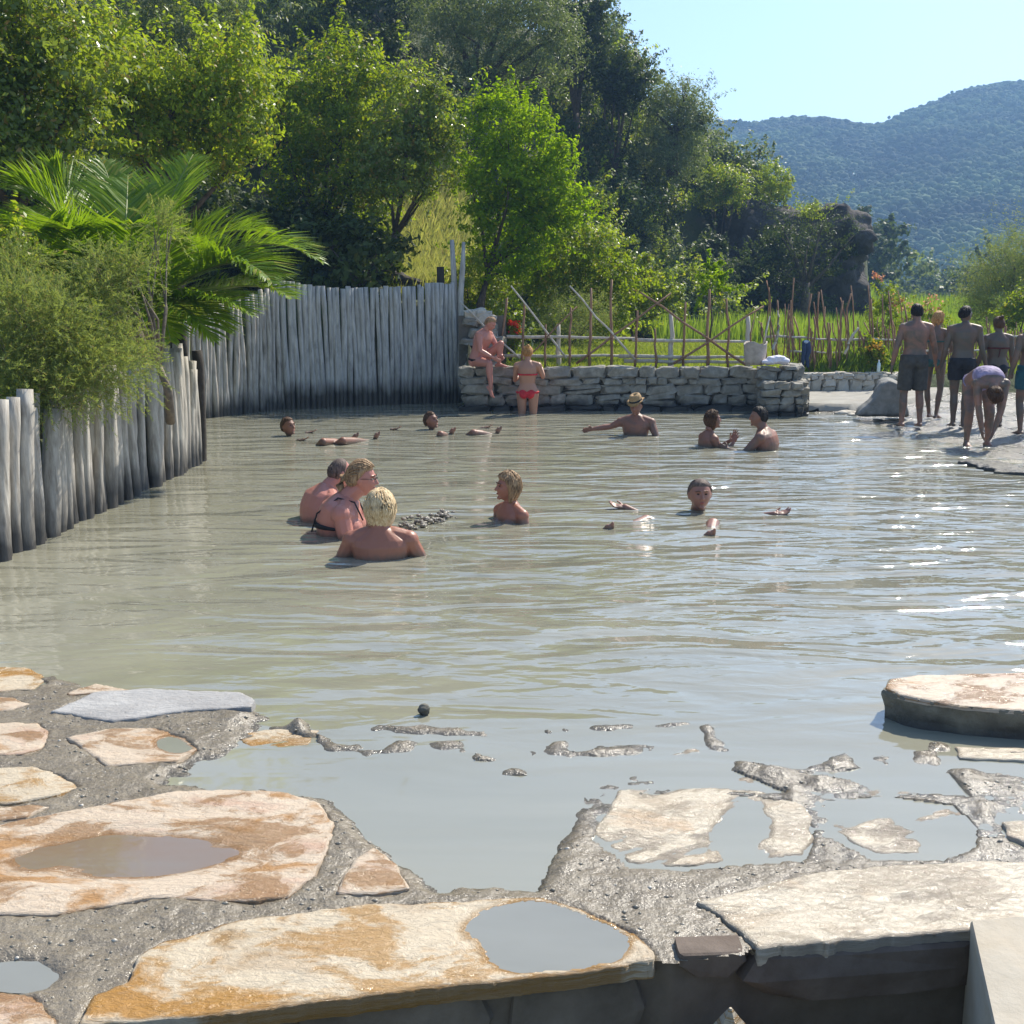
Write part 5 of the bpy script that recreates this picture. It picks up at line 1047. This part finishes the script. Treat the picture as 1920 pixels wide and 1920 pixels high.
# near group
B = lambda **k: k
pr = person('sunburnt man with receding dark hair behind the woman in glasses, seen from behind', g3(592, 975) + [0, .0, -1.24], R_(-58), B(neck=(0, .12, 1.47), chest=(0, .03, 1.30), shR=(.19, .07, 1.39), shL=(-.19, .05, 1.38), head=(0, .22, 1.585), elR=(.27, .1, 1.12), elL=(-.27, .05, 1.12), wrR=(.2, .3, .98), wrL=(-.2, .3, .98)), 1.02, 'pink', 'grey', 'bald', .012, (R_(0), R_(-14), 0), 1.2, 1.25, legs=False, limb=1.12, vox=.0065)
pr = person('blonde woman with ponytail, glasses and black strap, laughing towards the right', g3(632, 998) + [0, 0, -1.225], R_(-88), B(neck=(0, .09, 1.45), chest=(0, .0, 1.27), shR=(.20, .06, 1.36), shL=(-.20, .08, 1.36), head=(0, .20, 1.60), elR=(.27, .12, 1.08), elL=(-.30, .24, 1.12), wrR=(.2, .36, .98), wrL=(-.24, .46, 1.02)), 1.03, 'pink', 'darkblonde', 'pony', .020, (R_(-6), R_(-4), 0), 1.28, 1.45, 0, False, 'RL', 1.25, .0065, (('strap', 'black', [(.13, -.175, 1.22), (.13, -.13, 1.36), (.12, .03, 1.475), (.11, .15, 1.44), (.10, .21, 1.30)]), ('strap', 'black', [(-.13, -.175, 1.22), (-.13, -.13, 1.36), (-.12, .03, 1.475), (-.11, .15, 1.44), (-.10, .21, 1.30)]), ('band', 'black', .58)), face=True, breasts=1.5, headk=1.08)
Mh = Rz(R_(-6)) @ Rx(R_(-4)); gl = MB(); hc = np.array([0, .20, 1.60]) * 1.03; hk = 1.08 * 1.03
for sg in (-1, 1):
    th = np.linspace(0, 2 * pi, 15); gl.tube([hc + Mh @ (np.array([sg * .032 + .021 * cos(a), .101, .010 + .015 * sin(a)]) * hk) for a in th], .0022, 5); gl.tube([hc + Mh @ (np.array([sg * .052, .1, .014]) * hk), hc + Mh @ (np.array([sg * .082, .0, .012]) * hk)], .0022, 5)
gl.tube([hc + Mh @ (np.array([-.011, .103, .014]) * hk), hc + Mh @ (np.array([.011, .103, .014]) * hk)], .0022, 5)
o = gl.build('glasses', MT['glass'], pr)
person('woman with bright platinum blonde hair seen from behind, nearest the camera', g3(714, 1043) + [0, .0, -1.295], R_(2), B(elR=(.33, .06, 1.16), elL=(-.33, .06, 1.16), wrR=(.28, .3, 1.08), wrL=(-.28, .3, 1.08), shR=(.20, 0, 1.41), shL=(-.20, 0, 1.41)), 1.0, 'tan', 'blonde', 'bob', .034, (0, R_(-5), 0), 1.18, 1.15, legs=False, limb=1.15, vox=.0065)
person('smiling woman with wet dark blonde hair alone in the middle of the pool, looking left', g3(957, 975) + [0, .0, -1.30], R_(128), B(elR=(.24, -.02, 1.14), elL=(-.24, .0, 1.14), neck=(0, 0, 1.485), shR=(.165, -.01, 1.40), shL=(-.165, .0, 1.40)), .97, 'tan', 'darkblonde', 'bob', .024, (R_(-22), R_(2), 0), .88, .95, legs=False, limb=.9, vox=.006, face=True, clothes=(('band', 'black', .55),), breasts=1)
# man floating towards the camera
q = lambda px, py, z: G(px, py, z)
o0 = g3(1310, 957); h0 = np.array([0, -.04, .145])
def loc3(px, py, z): return G(px, py, z) - np.array([o0[0], o0[1], 0])
J = B(head=h0, neck=(0, .03, -.035), chest=(0, -.05, -.20), waist=(.02, -.25, -.24), pelvis=(.0, -.42, -.26), shR=(-.19, .03, -.13), shL=(.19, .03, -.13), hipR=(-.1, -.42, -.25), hipL=(.1, -.42, -.25),
      elR=(-.42, -.02, -.10), elL=(.42, .05, -.10), wrR=loc3(1172, 951, .015), wrL=loc3(1452, 965, .0), knR=loc3(1212, 971, .0) + [0, 0, -.035], knL=loc3(1337, 974, .03) + [0, 0, -.05], anR=loc3(1141, 990, .0) + [.0, .05, -.115], anL=loc3(1328, 1002, .0) + [0, .05, -.115])
J = {k: np.array(v, float) for k, v in J.items()}
person('man with short hair floating face to the camera, hands and toes out of the water', o0, 0, J, 1.0, 'face', 'grey', 'short', .010, (R_(182), R_(4), 0), 1.0, 1.0, vox=.006, face=True, headk=1.10, headw=1.13, limb=1.12,
       hands={'R': ((-1, .05, .12), (0, -.3, 1), 1), 'L': ((1, .05, .15), (0, -.3, 1), 1)}, feet={'R': ((-.05, -.15, 1), (0, 1, .1)), 'L': ((.02, -.15, 1), (0, 1, .1))}, hand_curl=.5)
# far group in the water
def floater(label, hp, knees, feet_, hands_, look, hair='brown', skin='brown', z=.125):
    o0 = g3(*hp); f = lambda p, z: G(p[0], p[1], z) - np.array([o0[0], o0[1], 0]); kn = [f(p, z_) for (p, z_) in knees]; an = [f(p, -.05) for p in feet_]; pel = (kn[0] + kn[1]) / 2 * .6; pel[2] = -.28; dd = unit(pel * [1, 1, 0]); sd_ = np.array([-dd[1], dd[0], 0])
    J = dict(head=np.array([0, 0, z]), neck=dd * .02 + [0, 0, -.06], chest=dd * .12 + [0, 0, -.2], waist=pel * .6 + [0, 0, -.1], pelvis=pel, shR=dd * .05 - sd_ * .18 + [0, 0, -.12], shL=dd * .05 + sd_ * .18 + [0, 0, -.12], hipR=pel - sd_ * .09, hipL=pel + sd_ * .09,
             knR=kn[0], knL=kn[1], anR=an[0], anL=an[1])
    hs = [f(p, .0) for p in hands_]; J['wrR'] = hs[0]; J['wrL'] = hs[1]; J['elR'] = (hs[0] + J['shR']) / 2 + [0, 0, -.08]; J['elL'] = (hs[1] + J['shL']) / 2 + [0, 0, -.08]
    tdir = unit(np.array([dd[0] * .3, dd[1] * .3, 1])); return person(label, o0, 0, J, 1.0, skin, hair, 'short', .010, look, vox=.0085, face=True, headk=1.08, feet={'R': (tdir, -dd + [0, 0, .3]), 'L': (tdir, -dd + [0, 0, .3])}, hands={'R': ((1, 0, .2), (0, 0, 1)), 'L': ((1, 0, .2), (0, 0, 1))})
floater('muddy man floating far left with only head, knees and toes above the water', (541, 817), [((606, 829), .045), ((643, 827), .05)], [(660, 831), (700, 829)], [(560, 826), (575, 812)], (R_(-128), R_(10), 0))
floater('dark muddy head floating before the back palisade with knees and toes out', (808, 805), [((826, 815), .02), ((888, 812), .03)], [(843, 820), (929, 818)], [(734, 806), (905, 803)], (R_(-122), R_(12), 0))
person('man in a straw hat leaning back in the water with one arm stretched out', g3(1192, 815) + [0, 0, -1.30], R_(168), B(shR=(.20, 0, 1.40), shL=(-.20, 0, 1.40), elR=(.33, .0, 1.34), wrR=(.56, .08, 1.31), elL=(-.29, .1, 1.2), wrL=(-.3, .3, 1.12), head=(0, .05, 1.62)), 1.05, 'brown', 'dark', 'short', .01, (R_(-12), R_(-12), 0), 1.08, 1.1, legs=False, vox=.008)
hr = SC.objects['person.006'] if 'person.006' in SC.objects else None
hp_ = [o for o in COL.objects if o.get('label', '').startswith('man in a straw hat')][0]
m1 = MB(); th = np.linspace(0, 2 * pi, 22, endpoint=False); rr = []
for z, r, w_ in ((.0, .135, .02), (.008, .095, 0), (.05, .092, 0), (.09, .080, 0), (.105, .055, 0), (.092, .02, 0), (-.004, .02, 0), (-.006, .13, .02)): rr.append(np.stack([r * np.cos(th) * .92, r * 1.1 * np.sin(th), z + w_ * np.cos(th * 2)], 1))
hat = empty('straw_hat', hp_.matrix_basis @ Vector((0, .06 * 1.05, 1.685 * 1.05)), R_(168 - 12), 'light straw hat with dark band worn by the man leaning back in the water', 'hat')
HM = Rx(R_(-20)) @ Ry(R_(8)); m1.rings([q_ @ HM.T for q_ in rr]); m1.build('crown_and_brim', plain('straw', (.34, .22, .10), .8, .25, 60, .003), hat)
m1 = MB(); m1.rings([np.stack([r * np.cos(th) * .92, r * 1.1 * np.sin(th), np.full(22, z)], 1) @ HM.T for z, r in ((.010, .0975), (.034, .0965))], False); m1.build('hat_band', CL['black'], hat)
wp = person('young woman in profile with wet brown hair raising an open hand towards the man', g3(1328, 836) + [0, 0, -1.30], R_(-72), B(neck=(0, .0, 1.48), shR=(.16, 0, 1.40), shL=(-.16, 0, 1.40), elR=(.19, .12, 1.16), wrR=(.10, .30, 1.34), elL=(-.2, .15, 1.18), wrL=(-.05, .36, 1.36), head=(0, .05, 1.63)), 1.0, 'brown', 'brown', 'bob', .016, (R_(-8), R_(6), 0), .86, .95, 0, False, 'RL', .88, .007, hands={'R': ((-.1, .45, 1), (-1, .3, 0), 1, .12), 'L': ((.1, .5, 1), (1, 0, 0), 1, .12)}, hand_curl=.15)
person('dark haired man with broad muddy shoulders listening to the young woman', g3(1437, 842) + [0, 0, -1.285], R_(62), B(neck=(0, .05, 1.48), head=(0, .11, 1.63), shR=(.20, .0, 1.40), shL=(-.20, .03, 1.40), elL=(-.26, .22, 1.18), wrL=(-.2, .42, 1.24), elR=(.3, .0, 1.15)), 1.03, 'brown', 'dark', 'short', .014, (R_(20), R_(0), 0), 1.22, 1.15, legs=False, limb=1.1, vox=.008)
# seated man and woman by the wall
person('sunburnt man sitting on the wall with one leg hanging and one knee raised', P(897, 684, 19.0) * [1, 1, 0] + [0, 0, rowz(686, 19.0)], R_(-118), B(pelvis=(0, 0, .10), waist=(0, .02, .26), chest=(0, .08, .46), neck=(0, .16, .63), head=(0, .25, .755), hipR=(.1, .02, .09), hipL=(-.1, .02, .09), shR=(.19, .12, .56), shL=(-.19, .13, .56),
       knR=(.20, .34, .06), anR=(.22, .38, -.37), knL=(-.08, .42, .40), anL=(-.08, .38, .06), elR=(.24, .18, .28), wrR=(.14, .38, .16), elL=(-.2, .3, .30), wrL=(-.06, .45, .18)), .93, 'pink', 'light', 'short', .014, (R_(0), R_(-32), 0), 1.15, 1.25, limb=1.08, vox=.009, clothes=(('briefs', 'black'),), feet={'R': ((.1, .6, -.8), (0, 1, .6))})
person('woman in a red bikini with blonde bun standing in the water facing the wall', np.array([g3(989, 767)[0] * .955, 18.5, -.54]), R_(-6), B(elR=(.26, .12, 1.22), wrR=(.22, .32, 1.36), elL=(-.24, .14, 1.16), wrL=(-.16, .36, 1.24), hipR=(.10, 0, .92), hipL=(-.10, 0, .92), knR=(.10, .02, .49), knL=(-.10, .02, .49)), .94, 'fair', 'ginger', 'bun', .02, (0, R_(-12), 0), 1.06, 1.05, 1.0, vox=.009, clothes=(('briefs', 'red'), ('band', 'red', .60)), breasts=1)
# standing group on the shore
person('tall muddy man in long grey shorts standing with his back to the pool', g3(1706, 799, .05) + [0, 0, .035], R_(-3), B(anR=(.13, -.02, .085), anL=(-.13, -.02, .085), elR=(.28, .02, 1.15), wrR=(.34, .12, .93), elL=(-.27, -.04, 1.14), wrL=(-.30, .0, .90)), 1.0, 'legs', 'dark', 'short', .010, (R_(0), R_(-6), 0), 1.08, 1.05, limb=1.02, vox=.01, clothes=(('shorts', 'grey', .90, .17),))
person('slim muddy woman with curly ginger hair standing between the two men', g3(1762, 787, .05) + [0, .35, .03], R_(-40), B(elR=(.22, .12, 1.14), wrR=(.12, .3, 1.1), anR=(.08, -.02, .085), anL=(-.08, .1, .085)), .93, 'mud', 'ginger', 'curly', .03, (R_(-15), R_(-6), 0), .9, .95, 1.0, vox=.01, clothes=(('briefs', 'green'), ('band', 'green', .62)), limb=.9, breasts=1)
person('muddy man in dark shorts with head turned right, beside the curly haired woman', g3(1796, 799, .05) + [0, .0, .03], R_(-14), B(elR=(.25, -.02, 1.14), wrR=(.33, .05, .9), anR=(.06, -.04, .085), anL=(-.07, .02, .085), knR=(.08, .02, .49), knL=(-.08, .03, .49)), .985, 'mud2', 'dark', 'short', .012, (R_(-48), R_(-10), 0), 1.02, 1.0, vox=.01, clothes=(('shorts', 'black', .52, .12),))
person('muddy woman in a dark bikini with a messy brown bun, seen from behind', g3(1870, 800, .05) + [0, .2, .02], R_(-4), B(elR=(.24, .0, 1.13), wrR=(.30, .1, .90), elL=(-.26, -.02, 1.13), wrL=(-.33, .02, .90), anL=(-.06, .05, .085)), .90, 'mud2', 'brown', 'bun', .022, (R_(4), R_(-8), 0), 1.1, 1.02, 1.0, vox=.01, clothes=(('briefs', 'black'), ('band', 'maroon', .60), ('strap', 'maroon', [(0, -.125, 1.27), (.0, -.12, 1.20), (-.01, -.115, 1.13)])), breasts=1)
person('person in teal shorts cut off by the right edge of the scene', g3(1916, 812, .05) + [.04, .0, .02], R_(6), B(anL=(-.10, -.04, .085)), .92, 'mud', 'light', 'short', .014, (R_(10), R_(-4), 0), 1.0, 1.0, vox=.01, clothes=(('shorts', 'teal', .55, .16),))
# bending woman
J = B(pelvis=(0, -.22, .82), hipR=(.10, -.22, .80), hipL=(-.10, -.22, .80), waist=(0, -.10, .93), chest=(0, .14, .93), neck=(0, .31, .82), head=(0, .40, .70), shR=(.17, .26, .84), shL=(-.17, .26, .84), elR=(.15, .32, .54), elL=(-.13, .32, .54), wrR=(.10, .34, .27), wrL=(-.05, .34, .27),
      knR=(.13, -.06, .45), knL=(-.13, -.06, .45), anR=(.13, -.10, .085), anL=(-.13, -.10, .085))
person('woman in a lilac swimsuit bending forward to wash her legs at the water edge', g3(1842, 838, .0) + [.0, .1, -.03], R_(176), J, 1.0, 'legs', 'brown', 'bun', .022, (R_(0), R_(-100), 0), 1.02, 1.0, .6, vox=.009, clothes=(('top', 'lilac', .42, .86), ('briefs', 'lilac')), feet={'R': ((.1, 1, 0), (0, 0, 1)), 'L': ((-.1, 1, 0), (0, 0, 1))}, breasts=1)
# lumps of mud thrown up beside the bathers
mr = np.random.default_rng(8); mb = MB()
for k in range(90):
    t = mr.uniform(0, 1); px = 750 + 95 * t + mr.normal(0, 7); py = 990 - 22 * t + mr.normal(0, 5.5); c = G(px, py, 0); r = mr.uniform(.006, .022); mb.ell(c + [0, 0, mr.uniform(0, .03)], (r * 1.6, r * 1.3, r * .8), Rz(mr.uniform(0, 3)), 7, 5)
mo = mb.build('floating_mud', M['mortar'], None, False); mo['kind'] = 'stuff'

# ------------------------------------------------------------ air between here and the far hill
mb = MB(); mb.box((0, 600, 54.5), (1300, 660, 57.5)); hz = mb.build('haze', None, None, False)
hm = bpy.data.materials.new('haze_air'); hm.use_nodes = True; hn = hm.node_tree; hn.nodes.remove(hn.nodes['Principled BSDF'])
pv = hn.nodes.new('ShaderNodeVolumePrincipled'); pv.inputs['Color'].default_value = (.33, .58, .98, 1); pv.inputs['Density'].default_value = .00095; pv.inputs['Anisotropy'].default_value = .3
hn.links.new(pv.outputs[0], hn.nodes['Material Output'].inputs['Volume']); hz.data.materials.append(hm); hz['kind'] = 'stuff'
